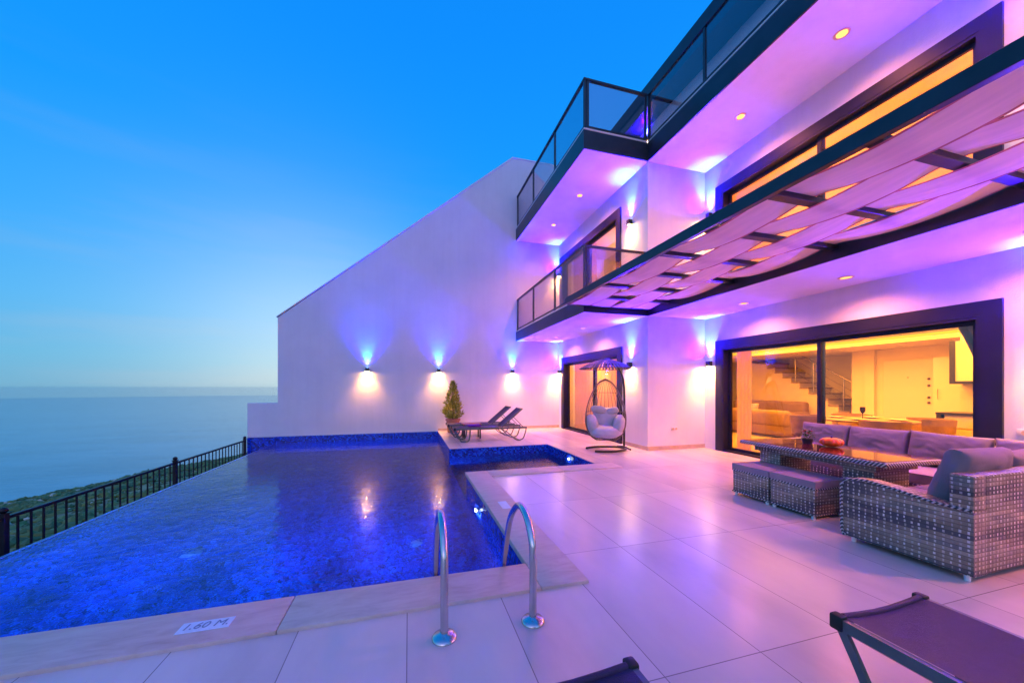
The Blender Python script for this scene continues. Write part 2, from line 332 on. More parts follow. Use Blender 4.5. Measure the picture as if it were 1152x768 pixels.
# ------------------------------------------------------------------ mesh building
class MB:
    def __init__(s): s.bm = bmesh.new()
    def box(s, x0, x1, y0, y1, z0, z1, bev=0, seg=1, mi=0, m=None):
        mat = Matrix.Translation(((x0+x1)/2, (y0+y1)/2, (z0+z1)/2)) @ Matrix.Diagonal((abs(x1-x0), abs(y1-y0), abs(z1-z0), 1))
        b2 = bmesh.new()
        bmesh.ops.create_cube(b2, size=1, matrix=mat)
        if bev: bmesh.ops.bevel(b2, geom=b2.edges[:]+b2.verts[:], offset=bev, segments=seg, affect='EDGES', profile=.5)
        s.merge(b2, m, mi); return s
    def merge(s, b2, m=None, mi=0):
        if m is not None: bmesh.ops.transform(b2, matrix=m, verts=b2.verts)
        mp = {}
        for v in b2.verts: mp[v] = s.bm.verts.new(v.co)
        for f in b2.faces:
            try:
                nf = s.bm.faces.new([mp[v] for v in f.verts]); nf.material_index = mi if mi else f.material_index
            except ValueError: pass
        b2.free()
    def mesh(s, verts, faces, mi=0, m=None):
        vs = [s.bm.verts.new((m @ Vector(v)) if m is not None else v) for v in verts]
        for f in faces:
            try: nf = s.bm.faces.new([vs[i] for i in f]); nf.material_index = mi
            except ValueError: pass
        return s
    def tube(s, pts, r, n=10, closed=False, mi=0, sq=None, m=None):
        """sweep a round (or flat: sq=(w,h)) section along a polyline"""
        P = [Vector(p) for p in pts]; k = len(P)
        verts = []; faces = []
        up = None
        for i, p in enumerate(P):
            a = P[(i-1) % k] if (closed or i > 0) else p
            b = P[(i+1) % k] if (closed or i < k-1) else p
            t = (b-a)
            if t.length < 1e-9: t = Vector((0, 0, 1))
            t.normalize()
            if up is None:
                up = Vector((0, 0, 1)) if abs(t.z) < .9 else Vector((0, 1, 0))
            side = t.cross(up)
            if side.length < 1e-6: side = t.orthogonal()
            side.normalize(); u2 = side.cross(t).normalized(); up = u2
            rr = r[i] if isinstance(r, (list, tuple)) else r
            if sq:
                for (cx, cy) in ((-1, -1), (1, -1), (1, 1), (-1, 1)): verts.append(p + side*cx*sq[0]/2 + u2*cy*sq[1]/2)
            else:
                for j in range(n):
                    an = 2*math.pi*j/n; verts.append(p + side*math.cos(an)*rr + u2*math.sin(an)*rr)
        nn = 4 if sq else n
        segs = k if closed else k-1
        for i in range(segs):
            for j in range(nn):
                a = i*nn+j; b = i*nn+(j+1) % nn; c = ((i+1) % k)*nn+(j+1) % nn; d = ((i+1) % k)*nn+j
                faces.append((a, b, c, d))
        if not closed:
            faces.append(tuple(reversed(range(nn)))); faces.append(tuple((k-1)*nn+j for j in range(nn)))
        return s.mesh(verts, faces, mi, m)
    def lathe(s, prof, n=24, c=(0, 0, 0), mi=0, fn=None, m=None, caps=True):
        verts = []; faces = []
        for (r, z) in prof:
            for j in range(n):
                a = 2*math.pi*j/n
                rr = r*(fn(a, z) if fn else 1)
                verts.append((c[0]+rr*math.cos(a), c[1]+rr*math.sin(a), c[2]+z))
        for i in range(len(prof)-1):
            for j in range(n):
                faces.append((i*n+j, i*n+(j+1) % n, (i+1)*n+(j+1) % n, (i+1)*n+j))
        if caps: faces.append(tuple(reversed(range(n)))); faces.append(tuple((len(prof)-1)*n+j for j in range(n)))
        return s.mesh(verts, faces, mi, m)
    def prism(s, poly, axis, a0, a1, mi=0, m=None):
        """polygon extruded along an axis; poly is in the two other axes"""
        def P(p, a):
            return {'x': (a, p[0], p[1]), 'y': (p[0], a, p[1]), 'z': (p[0], p[1], a)}[axis]
        n = len(poly)
        verts = [P(p, a0) for p in poly]+[P(p, a1) for p in poly]
        faces = [tuple(range(n)), tuple(reversed(range(n, 2*n)))]+[(i, n+i, n+(i+1) % n, (i+1) % n) for i in range(n)]
        return s.mesh(verts, faces, mi, m)
    def pillow(s, w, h, t, m=None, n=26, seed=0, edge=.22, pw=.32, wr=.012):
        """stuffed cushion standing in the local xz plane, thickness along y"""
        verts = []; faces = []; idx = {}
        for side in (1, -1):
            for i in range(n+1):
                for j in range(n+1):
                    x = -1+2*i/n; z = -1+2*j/n
                    th = (max(0, 1-abs(x)**3.2)*max(0, 1-abs(z)**3.2))**pw
                    px = x*w/2*(1-.035*(1-abs(z)**2)*abs(x)**4*0) ; pz = z*h/2
                    # sides pull in between the corners
                    px *= 1-.035*(1-z*z)*abs(x)**3; pz *= 1-.045*(1-x*x)*abs(z)**3
                    nn = noise.noise(Vector((x*1.7+seed*3.1, z*1.7, side*2.0+seed)))
                    y = side*(t/2*(edge+(1-edge)*th) + wr*nn*th + th*.007*noise.noise(Vector((x*4+z*2.5+seed, z*3.2-x, seed*2.0))) - .010*th*max(0, .25-abs(noise.noise(Vector((x*2.2+seed, z*2.2+x, 4.0)))))*3)
                    idx[side, i, j] = len(verts); verts.append((px, y, pz))
        for side in (1, -1):
            for i in range(n):
                for j in range(n):
                    q = (idx[side, i, j], idx[side, i+1, j], idx[side, i+1, j+1], idx[side, i, j+1])
                    faces.append(q if side < 0 else tuple(reversed(q)))
        rim = [(i, 0) for i in range(n)]+[(n, j) for j in range(n)]+[(i, n) for i in range(n, 0, -1)]+[(0, j) for j in range(n, 0, -1)]
        for a in range(len(rim)):
            p, q = rim[a], rim[(a+1) % len(rim)]
            faces.append((idx[-1, p[0], p[1]], idx[1, p[0], p[1]], idx[1, q[0], q[1]], idx[-1, q[0], q[1]]))
        return s.mesh(verts, faces, 0, m)
    def blob(s, c, r, m=None, sub=2, amp=0, seed=0, freq=1.5, mi=0):
        b2 = bmesh.new(); bmesh.ops.create_icosphere(b2, subdivisions=sub, radius=1)
        for v in b2.verts:
            k = 1+amp*noise.noise(v.co*freq+Vector((seed*1.7, seed*.9, seed*2.3)))
            v.co = Vector((v.co.x*r[0]*k, v.co.y*r[1]*k, v.co.z*r[2]*k))+Vector(c)
        s.merge(b2, m, mi); return s
    def build(s, name, mats, parent=None, smooth=None, up=False):
        me = bpy.data.meshes.new(name)
        bmesh.ops.recalc_face_normals(s.bm, faces=s.bm.faces[:])
        if up:
            for f in s.bm.faces:
                if f.normal.z < 0: f.normal_flip()
        uvl = s.bm.loops.layers.uv.new('UVMap')
        for f in s.bm.faces:
            n = f.normal; a = [abs(n.x), abs(n.y), abs(n.z)]; k = a.index(max(a))
            for lp in f.loops:
                c = lp.vert.co
                lp[uvl].uv = (c.y, c.z) if k == 0 else (c.x, c.z) if k == 1 else (c.x, c.y)
        s.bm.to_mesh(me); s.bm.free()
        for mm in (mats if isinstance(mats, (list, tuple)) else [mats]): me.materials.append(mm)
        if smooth is not None:
            me.polygons.foreach_set('use_smooth', [True]*len(me.polygons))
            me.set_sharp_from_angle(angle=R(smooth))
        o = bpy.data.objects.new(name, me); COL.objects.link(o)
        if parent is not None: o.parent = parent
        return o
def arc(c, r, a0, a1, n, f):
    return [f(c[0]+r*math.cos(a0+(a1-a0)*i/n), c[1]+r*math.sin(a0+(a1-a0)*i/n)) for i in range(n+1)]
def smooth_path(P, k=6):
    """Catmull-Rom through the points"""
    P = [Vector(p) for p in P]; out = []
    for i in range(len(P)-1):
        p0 = P[max(0, i-1)]; p1 = P[i]; p2 = P[i+1]; p3 = P[min(len(P)-1, i+2)]
        for j in range(k):
            t = j/k
            out.append(.5*((2*p1)+(p2-p0)*t+(2*p0-5*p1+4*p2-p3)*t*t+(3*p1-p0-3*p2+p3)*t**3))
    out.append(P[-1]); return out
def empty(name, loc=(0, 0, 0), rz=0):
    o = bpy.data.objects.new(name, None); COL.objects.link(o)
    o.location = loc; o.rotation_euler = (0, 0, rz); o.empty_display_size = .1
    return o
def tag(o, label=None, cat=None, group=None, kind=None):
    if label: o['label'] = label
    if cat: o['category'] = cat
    if group: o['group'] = group
    if kind: o['kind'] = kind
    return o
def kids(o): return [c for c in bpy.data.objects if c.parent is o]
def copy_tree(o, parent=None):
    c = o.copy(); COL.objects.link(c)
    if parent is not None: c.parent = parent
    for ch in kids(o): copy_tree(ch, c)
    return c
def light(kind, name, loc, rot, energy, col, parent=None, **kw):
    d = bpy.data.lights.new(name, kind); d.energy = energy; d.color = col
    for k, v in kw.items(): setattr(d, k, v)
    o = bpy.data.objects.new(name, d); COL.objects.link(o); o.location = loc; o.rotation_euler = rot
    if parent is not None: o.parent = parent
    return o

# ------------------------------------------------------------------ dimensions (metres; camera stands at x=0, y=0)
XA, XB = 4.93, 6.44            # protruding bay front, set-back front
YR, YB = 6.63, 11.40           # return wall between the two, boundary wall
XBAL = 3.42                    # balcony edge
S1, F1, S2, F2 = 2.89, 3.20, 6.20, 6.60
NEAR = -2.6
WL = -.20                      # pool water level
PX0, PX1, PY0 = -3.55, .87, 2.58
AX1, AY0, AY1 = 3.20, 5.65, 8.08
TH = .2

# ------------------------------------------------------------------ ground
tb = MB()
tb.box(-7, 6.44, -4, 2.25, -.16, 0)
tb.box(1.2, 6.44, 2.25, 5.32, -.16, 0)
tb.box(3.47, 6.44, 5.32, 5.65, -.16, 0)
tb.box(AX1, 6.44, 5.65, YR, -.16, 0)
tb.box(AX1, XA, YR, AY1, -.16, 0)
tb.box(PX1, XA, AY1, YB, -.16, 0)
tag(tb.build('terrace', M['tile']), kind='structure')
# ledge below the overflow edge where the fence stands
tag(MB().box(-4.45, -3.75, -4, YB, -1.5, -1.15).build('path', M['tile']), kind='structure')

# hillside falling to the sea, polar grid about the house
def edge_slope(az):
    pts = [(-180, .24), (-90, .24), (-60, .215), (-38.7, .188), (-32.4, .174), (-26.3, .159), (-22, .152), (0, .15), (60, .16), (180, .24)]
    for (a, x), (b, y) in zip(pts, pts[1:]):
        if a <= az <= b: return x+(y-x)*(az-a)/(b-a)
    return .2
def hill_z(az, r):
    n = noise.noise(Vector((math.cos(R(az))*2.2, math.sin(R(az))*2.2, 0)))
    re = 330+60*n
    s = edge_slope(az)+.006*noise.noise(Vector((az*.22, 3, 1)))+.003*noise.noise(Vector((az*.8, 7, 1)))
    ze = 1.35-s*re
    z0 = -5
    if r < re: z = z0+(ze-z0)*max(0, (r-14))/(re-14)
    else: z = ze-(r-re)*.75
    x, y = r*math.sin(R(az)), r*math.cos(R(az))
    z += min(1, r/120)*(2.2*noise.noise(Vector((x*.018, y*.018, 5)))+.8*noise.noise(Vector((x*.06, y*.06, 9))))*(1 if r < re*.93 else .3)
    return max(z, -258)
rs = [0, 8, 14, 22, 32, 44, 58, 74, 92, 112, 134, 158, 182, 206, 230, 252, 272, 290, 305, 320, 335, 350, 365, 380, 395, 420, 460, 520, 600, 720]
azs = []
a = -180.0
while a < 180:
    azs.append(a); a += .75 if -80 < a < 10 else 4
v = []; f = []
for r in rs:
    for az in azs:
        v.append((r*math.sin(R(az)), r*math.cos(R(az)), hill_z(az, r)-(2 if r < 14 else 0)))
na = len(azs)
for i in range(len(rs)-1):
    for j in range(na):
        f.append((i*na+j, i*na+(j+1) % na, (i+1)*na+(j+1) % na, (i+1)*na+j))
tag(MB().mesh(v, f).build('hillside', M['hill'], smooth=60), kind='structure')
sv = []; sf = []
rad = [0, 400, 900, 2000, 4500, 9000, 14600]
for r in rad:
    for j in range(96): sv.append((r*math.cos(2*math.pi*j/96), r*math.sin(2*math.pi*j/96), -250))
for i in range(len(rad)-1):
    for j in range(96): sf.append((i*96+j, i*96+(j+1) % 96, (i+1)*96+(j+1) % 96, (i+1)*96+j))
tag(MB().mesh(sv, sf).build('sea', M['sea']), kind='structure')

# scrub and rocks on the slope
sb = MB(); rk = MB()
rng = random.Random(3)
for i in range(23000):
    az = rng.uniform(-95, -6); r = 17+328*rng.random()**.9
    x, y = r*math.sin(R(az)), r*math.cos(R(az))
    if noise.noise(Vector((x*.03, y*.03, 2)))+rng.uniform(-.35, .35) < -.30: continue
    z = hill_z(az, r)
    s = (.30+.0022*r)*rng.uniform(.5, 1.4)*(1+.5*noise.noise(Vector((x*.05, y*.05, 4))))
    sb.blob((x, y, z+s*.25), (s*rng.uniform(.8, 1.4), s*rng.uniform(.8, 1.4), s*rng.uniform(.5, .9)), sub=1, amp=.7, seed=i, freq=2.2)
for i in range(2600):
    az = rng.uniform(-64, -14); r = 60+290*rng.random()
    x, y = r*math.sin(R(az)), r*math.cos(R(az))
    if noise.noise(Vector((x*.025, y*.025, 12)))+rng.uniform(-.3, .3) < .05: continue
    s = (.08+.0020*r)*rng.uniform(.3, 1.3)
    rk.blob((x, y, hill_z(az, r)+s*.4), (s*rng.uniform(.9, 1.9), s, s*.8), sub=1, amp=.6, seed=i+900, freq=1.6)
tag(sb.build('scrub', M['scrub']), kind='stuff')
tag(rk.build('scattered_rocks', M['rock']), kind='stuff')

# ------------------------------------------------------------------ boundary wall
bw = empty('boundary_wall', (0, YB, 0))
tag(bw, 'tall white boundary wall with a sloping top edge behind the pool', 'wall')
poly = [(-3.5, -.0), (-3.5, 3.3), (3.3, 8.9), (13.4, 8.9), (13.4, -.0)]
w = MB().prism([(p[0], p[1]) for p in poly], 'y', 0, .28)
w.build('plastered_wall', M['boundary'], bw)
cp = MB().prism([(-3.53, 3.302), (-3.53, 3.33), (3.28, 8.935), (13.4, 8.935), (13.4, 8.905), (3.3, 8.905)], 'y', -.02, .30)
cp.build('coping_strip', M['soffit'], bw)
MB().box(.87, XA, -.012, -.001, .0, .085).build('skirting', M['skirt'], bw)
lw = tag(empty('low_wall', (0, YB, 0)), 'short low white wall end beside the overflow edge of the pool', 'wall')
MB().box(-4.25, -3.502, .05, .28, -.02, .93, .01).build('plastered_block', M['boundary'], lw)
MB().box(-4.25, -3.502, .04, .28, -1.2, -.022).build('mosaic_foot', M['mosaic'], lw)

# ------------------------------------------------------------------ pool
pool = tag(empty('swimming_pool', (0, 0, 0)), 'infinity pool lined in blue glass mosaic with a shallow side arm', 'pool')
D = -1.65
b = MB()
b.mesh([(PX0, PY0-.25, D), (PX1, PY0-.25, D), (PX1, YB, D), (PX0, YB, D)], [(0, 1, 2, 3)])
b.mesh([(PX1, AY0, D+.75), (AX1, AY0, D+.75), (AX1, AY1, D+.75), (PX1, AY1, D+.75)], [(0, 1, 2, 3)])
b.build('basin_floor', M['mosaic'], pool)
def wallquad(x0, y0, x1, y1, z0, z1):
    return MB().mesh([(x0, y0, z0), (x1, y1, z0), (x1, y1, z1), (x0, y0, z1)], [(0, 1, 2, 3)])
g = MB()
g.box(PX0-3, PX1+.25, PY0-.25, PY0, D, -.003)                          # near side
g.box(PX1, PX1+.25, PY0, AY0, D, -.003)                                 # beside the terrace
g.box(PX1+.25, AX1+.2, AY0-.25, AY0, D, -.003)                          # arm, near side
g.box(AX1, AX1+.2, AY0, AY1, D, -.163)                                  # arm end
g.box(PX1, AX1+.2, AY1, AY1+.2, D, -.163)                               # arm, far side
g.box(PX1-.0, PX1+.2, AY1+.2, YB, D, -.163)
g.box(PX1, PX1+.12, AY0, AY1, D, D+.747)                                # step into the arm
g.box(PX0-.02, PX1, YB-.03, YB-.001, D, -.005)                          # under the boundary wall
g.build('basin_wall', M['mosaic'], pool)
# face of the deck above the water
t = MB()
t.box(PX1-.012, AX1, AY1-.012, AY1-.001, -.25, -.012)
t.box(AX1-.012, AX1-.001, AY0, AY1-.012, -.25, -.012)
t.box(PX1-.012, PX1-.001, AY1, YB-.03, -.25, -.012)
t.build('waterline_band', M['mosaic'], pool)
MB().box(PX0-.05, PX0, -4, YB-.0, -2.4, WL+.003).build('overflow_wall', M['mosaic'], pool)
def coping(x0, x1, y0, y1): return MB().box(x0, x1, y0, y1, -.03, .022, .008, 2)
for (x0, x1, y0, y1) in ((-7, -2.2, 2.25, 2.6), (-2.198, -.7, 2.25, 2.6), (-.698, .85, 2.25, 2.6), (.852, 1.2, 2.25, 4.1), (.852, 1.2, 4.102, 5.67), (1.202, 2.4, 5.32, 5.67), (2.402, 3.47, 5.32, 5.67)):
    coping(x0, x1, y0, y1).build('coping', M['coping'], pool, 40)
for (x, y) in ((-2.2, 9.2), (-.3, 9.6), (-.9, 7.0), (-2.6, 5.4), (.1, 5.1)):
    MB().lathe([(.09, 0), (.09, .012), (.05, .02)], 20, (x, y, D+.002)).build('floor_inlet', M['inlet'], pool, 40)
def pool_lamp(x, y, z, e, k=1.0):
    m = Matrix.Translation((x, y, z)) @ Matrix.Rotation(R(-90), 4, 'Y') @ Matrix.Diagonal((k, k, k, 1))
    o = MB().lathe([(.085, 0), (.085, .02), (.06, .03)], 20, (0, 0, 0), m=m).build('underwater_lamp', M['chrome'], pool, 40)
    MB().lathe([(.05, .031), (.05, .036), (.03, .04)], 20, (0, 0, 0), m=m).build('lamp_lens', M['lens_pool'], o, 40)
    light('SPOT', 'pool_beam', (x-.06, y, z), (0, R(80), R(180)), e, (.75, .9, 1), o, spot_size=R(150), spot_blend=.8, shadow_soft_size=.04)
M['lens_pool'] = emit('pool_lens', (.95, .95, 1), 12)
pool_lamp(PX1-.004, 4.64, -.33, 260)
pool_lamp(AX1-.014, 6.84, -.12, 2, .42)
for x in (-2.9, -1.5, -.2):  # unseen lamps added on the near side to brighten the pool basin
    o = MB().lathe([(.085, 0), (.085, .02), (.06, .03)], 20, m=Matrix.Translation((x, PY0+.002, -.75)) @ Matrix.Rotation(R(-90), 4, 'X')).build('underwater_lamp', M['chrome'], pool, 40)
    MB().lathe([(.05, .031), (.05, .036), (.03, .04)], 20, m=Matrix.Translation((x, PY0+.002, -.75)) @ Matrix.Rotation(R(-90), 4, 'X')).build('lamp_lens', M['lens_pool'], o, 40)
    light('SPOT', 'pool_beam', (x, PY0+.08, -.75), (R(80), 0, 0), 150, (.20, .42, 1), o, spot_size=R(165), spot_blend=.8, shadow_soft_size=.05)
    light('SPOT', 'added_far_beam', (x, PY0+.08, -.75), (R(83), 0, 0), 1250, (.16, .36, 1), o, spot_size=R(46), spot_blend=.9, shadow_soft_size=.05)
o = MB().lathe([(.085, 0), (.085, .02), (.06, .03)], 20, m=Matrix.Translation((2.2, AY0+.002, -.5)) @ Matrix.Rotation(R(-90), 4, 'X')).build('underwater_lamp', M['chrome'], pool, 40)  # another added lamp, out of view, lifting the dark side arm
light('SPOT', 'pool_beam', (2.2, AY0+.08, -.5), (R(80), 0, 0), 45, (.55, .8, 1), o, spot_size=R(165), spot_blend=.8, shadow_soft_size=.05)
# water
wm = MB()
gx = [PX0-.05, PX1]; 
wm.mesh([(PX0, PY0-.2, WL), (PX1, PY0-.2, WL), (PX1, AY0, WL), (AX1, AY0, WL), (AX1, AY1, WL), (PX1, AY1, WL), (PX1, YB, WL), (PX0, YB, WL)], [(0, 1, 2, 3, 4, 5, 6, 7)])
tag(wm.build('pool_water', M['pool_water'], up=True), kind='structure')

# depth plate with its figures
def text_mesh(body, size):
    c = bpy.data.curves.new('figures', 'FONT'); c.body = body; c.size = size; c.align_x = 'CENTER'; c.align_y = 'CENTER'; c.extrude = .0008; c.shear = .15
    o = bpy.data.objects.new('figures', c); COL.objects.link(o)
    bpy.context.view_layer.update()
    me = bpy.data.meshes.new_from_object(o.evaluated_get(bpy.context.evaluated_depsgraph_get()))
    bpy.data.objects.remove(o); return me
ds = tag(empty('depth_sign', (-1.09, 2.405, .0225), R(0)), 'small white depth plate reading 1.60 M. on the near pool coping', 'sign', 'depth plates set on the pool coping')
MB().box(-.125, .125, -.048, .048, 0, .004, .001).build('plate', M['sign_white'], ds)
me = text_mesh('1.60 M.', .075); me.materials.clear(); me.materials.append(M['ink'])
lt = bpy.data.objects.new('lettering', me); COL.objects.link(lt); lt.parent = ds; lt.location = (0, 0, .0052)
ds2 = tag(empty('depth_sign', (1.04, 3.95, .0225), R(90)), 'small pale plate on the side coping behind the pool handrails', 'sign', 'depth plates set on the pool coping')
MB().box(-.125, .125, -.05, .05, 0, .004, .001).build('plate', M['sign_white'], ds2)

# handrails
def handrail(x, label):
    r = tag(empty('pool_handrail', (x, 1.97, 0)), label, 'handrail', 'pair of chrome pool handrails')
    P = [(0, 0, .0), (0, 0, .2), (0, 0, .38), (0, .022, .47), (0, .11, .56), (0, .235, .592), (0, .36, .54), (0, .50, .40), (0, .62, .14), (0, .69, -.12), (0, .70, -.4), (0, .70, -1.0)]
    MB().tube(smooth_path(P, 6), .0215, 16).build('tube', M['chrome'], r, 60)
    MB().lathe([(.068, .0005), (.068, .006), (.060, .016), (.040, .024), (.026, .030), (.022, .034)], 32).build('flange', M['chrome'], r, 50)
handrail(.184, 'chrome pool handrail by the middle of the near pool edge')
handrail(.69, 'chrome pool handrail closest to the inner corner of the terrace')

# ------------------------------------------------------------------ fence
fence = tag(empty('metal_fence', (-4.25, 0, -1.15)), 'black iron fence with thin balusters beyond the overflow edge of the pool', 'fence')
posty = [-.7, 2.3, 5.3, 8.3, 11.3]
for y in posty:
    p = MB().box(-.03, .03, y-.03, y+.03, 0, 1.12, .004).box(-.037, .037, y-.037, y+.037, 1.12, 1.135)
    p.lathe([(.02, 0), (.034, .012), (.038, .03), (.028, .052), (.008, .062)], 12, (0, y, 1.135))
    p.build('post', M['fence'], fence, 40)
bal = None
for y0, y1 in zip(posty, posty[1:]):
    MB().box(-.022, .022, y0+.03, y1-.03, 1.06, 1.095, .004).build('top_rail', M['fence'], fence)
    MB().box(-.018, .018, y0+.03, y1-.03, .08, .11).build('bottom_rail', M['fence'], fence)
    if y1 < 3: continue
    for k in range(1, 20):
        if bal is None:
            bal = MB().box(-.008, .008, -.008, .008, .11, 1.06).build('baluster', M['fence'], fence); o = bal
        else:
            o = bal.copy(); COL.objects.link(o); o.parent = fence
        o.location = (0, y0+k*.15, 0)

# ------------------------------------------------------------------ villa
villa = tag(empty('villa', (XB, 3, 0)), 'white modern villa with balconies, glass railings and glowing sliding doors', 'house')
VO = Vector((-XB, -3, 0))
def vp(o):                       # geometry is written in scene coordinates; the villa's empty stands at its front wall
    o.location = o.location + VO; return o
def part(mb, name, mat, smooth=None): return vp(mb.build(name, mat, villa, smooth))
def wall_x(x0, x1, y0, y1, z0, z1, holes):
    """wall in a plane of constant x with rectangular holes (y0,y1,z0,z1), as butted boxes"""
    mb = MB(); ys = y0
    cuts = sorted(set([z0, z1]+[h[2] for h in holes]+[h[3] for h in holes]))
    for a, c in zip(cuts, cuts[1:]):
        hs = sorted([h for h in holes if h[2] <= a and h[3] >= c]); y = y0
        for h in hs:
            if h[0] > y: mb.box(x0, x1, y, h[0], a, c)
            y = h[1]
        if y < y1: mb.box(x0, x1, y, y1, a, c)
    return mb
OB0 = (2.54, 6.14, 0, 2.19); OB1 = (2.54, 6.14, F1, 5.52)
OA0 = (7.75, 10.95, 0, 2.17); OA1 = (7.80, 11.10, F1, 5.54)
part(wall_x(XA, XA+TH, YR, YB-.001, 0, S2, [OA0, OA1]), 'bay_wall', M['stucco'])
part(MB().box(XA+TH, XB+TH, YR, YR+TH, 0, S2), 'return_wall', M['stucco'])
part(wall_x(XB, XB+TH, NEAR, YR, 0, S2, [OB0, OB1]), 'front_wall', M['stucco'])
# slabs
part(MB().box(XBAL, XA, YR-.01, YB-.002, S1, F1-.001), 'balcony_slab', M['soffit'])
part(MB().box(XA, XB, NEAR, YR-.001, S1, F1-.001), 'balcony_slab', M['soffit'])
part(MB().box(XBAL, XA, YR-.01, YB-.002, S2+.002, F2), 'roof_slab', M['soffit'])
part(MB().box(XA, 13, NEAR, YR-.01, S2+.002, F2).box(XA, 13, YR-.01, YB-.002, S2+.002, F2), 'roof_slab', M['soffit'])
# dark steel fascias
def fascia(z0, z1):
    part(MB().box(XBAL-.025, XBAL-.001, YR-.035, YB-.003, z0, z1), 'fascia', M['steel'])
    part(MB().box(XBAL-.001, XA-.026, YR-.035, YR-.011, z0, z1), 'fascia', M['steel'])
    part(MB().box(XA-.026, XA-.001, NEAR, YR-.011, z0, z1), 'fascia', M['steel'])
fascia(S1-.006, F1-.02); fascia(S2-.006, F2-.03)
for (a, c, d, e) in ((XBAL-.012, XBAL+.10, YR-.02, YB-.003), (XBAL+.10, XA-.02, YR-.02, YR+.08), (XA-.012, XA+.10, NEAR, YR-.02)):
    part(MB().box(a, c, d, e, F2+.001, F2+.022), 'edge_capping', M['white_metal'])
part(MB().box(XBAL-.012, XBAL+.10, YR-.02, YB-.003, F1, F1+.02), 'edge_capping', M['white_metal'])
# skirting
part(MB().box(XA-.012, XA-.001, YR-.012, 7.6, 0, .085).box(XA, XB-.012, YR-.012, YR-.001, 0, .085), 'skirting', M['skirt'])
# penthouse on the roof
part(wall_x(XB+.05, XB+.25, NEAR, YB-.01, F2+.002, 8.67, [(1, 5, F2+.002, 8.4)]), 'penthouse_wall', M['stucco'])
part(MB().box(5.98, 13, NEAR, YB-.01, 8.672, 9.27), 'penthouse_roof', M['steel'])
pw = part(MB().box(XB+.12, XB+.16, 1, 5, F2+.002, 8.4), 'penthouse_window', M['dark_top'])

# glass railings
def railing(p0, p1, z, n, h=1.06):
    """posts, handrail, bottom rail and smoked panes from p0 to p1"""
    r = vp(empty('glass_railing')); r.parent = villa
    P0 = Vector((p0[0], p0[1], z)); P1 = Vector((p1[0], p1[1], z)); d = (P1-P0); Ln = d.length; d.normalize()
    ang = math.atan2(d.y, d.x); Mx = Matrix.Translation(P0) @ Matrix.Rotation(ang, 4, 'Z')
    for i in range(n+1):
        x = Ln*i/n
        x = min(max(x, .03), Ln-.03)
        MB().box(x-.025, x+.025, -.02, .02, .022, h-.04, m=Mx).build('post', M['steel'], r)
    MB().box(0, Ln, -.03, .03, h-.04, h, m=Mx).build('handrail', M['steel'], r)
    MB().box(.056, Ln-.056, -.015, .015, .06, .10, m=Mx).build('bottom_rail', M['steel'], r)
    for i in range(n):
        a = max(Ln*i/n, .03)+.027; c = min(Ln*(i+1)/n, Ln-.03)-.027
        MB().box(a, c, -.005, .005, .102, h-.042, m=Mx).build('glass_pane', M['rail_glass'], r)
railing((XBAL+.03, YR+.0), (XBAL+.03, YB-.02), F2, 3)
railing((XBAL+.065, YR+.03), (XA-.01, YR+.03), F2, 1)
railing((XA+.03, NEAR), (XA+.03, YR+.02), F2, 6)
railing((XBAL+.03, YR+.0), (XBAL+.03, YB-.02), F1, 3)
railing((XBAL+.065, YR+.03), (XA-.01, YR+.03), F1, 1)

# sliding doors and windows
def slider(name, x, hole, split, tw=.17, handle=True):
    y0, y1, z0, z1 = hole
    d = vp(empty(name)); d.parent = villa
    # flat surround standing proud of the wall
    MB().box(x-.035, x-.001, y1+.001, y1+tw, z0, z1+tw).box(x-.035, x-.001, y0-tw, y0-.001, z0, z1+tw).box(x-.035, x-.001, y0-.001, y1+.001, z1+.001, z1+tw).build('surround', M['trim'], d)
    # reveal lining
    MB().box(x-.03, x+.19, y1-.03, y1-.001, z0, z1-.001).box(x-.03, x+.19, y0+.001, y0+.03, z0, z1-.001).box(x-.03, x+.19, y0+.03, y1-.03, z1-.04, z1-.001).build('reveal', M['trim'], d)
    MB().box(x-.01, x+.19, y0+.03, y1-.03, z0+.001, z0+.03).build('sill_track', M['trim'], d)
    def leaf(a, c, xx):
        f = MB(); fw = .055
        f.box(xx, xx+.045, a, a+fw, z0+.03, z1-.041).box(xx, xx+.045, c-fw, c, z0+.03, z1-.041)
        f.box(xx, xx+.045, a+fw, c-fw, z0+.03, z0+.03+fw).box(xx, xx+.045, a+fw, c-fw, z1-.041-fw, z1-.041)
        f = f.build('sash_frame', M['trim'], d)
        MB().box(xx+.018, xx+.026, a+fw, c-fw, z0+.03+fw, z1-.041-fw).build('pane', M['win_glass'], d)
    leaf(split-.03, y1-.031, x+.115); leaf(y0+.031, split+.03, x+.055)
    if handle:
        MB().box(x+.03, x+.053, split-.005, split+.012, 1.0+z0, 1.22+z0, .004).build('handle', M['black_paint'], d)
    return d
slider('sliding_door', XB, OB0, 4.31)
slider('sliding_window', XB, OB1, 4.31)
slider('sliding_door', XA, OA0, 9.1)
slider('balcony_door', XA, OA1, 9.4)

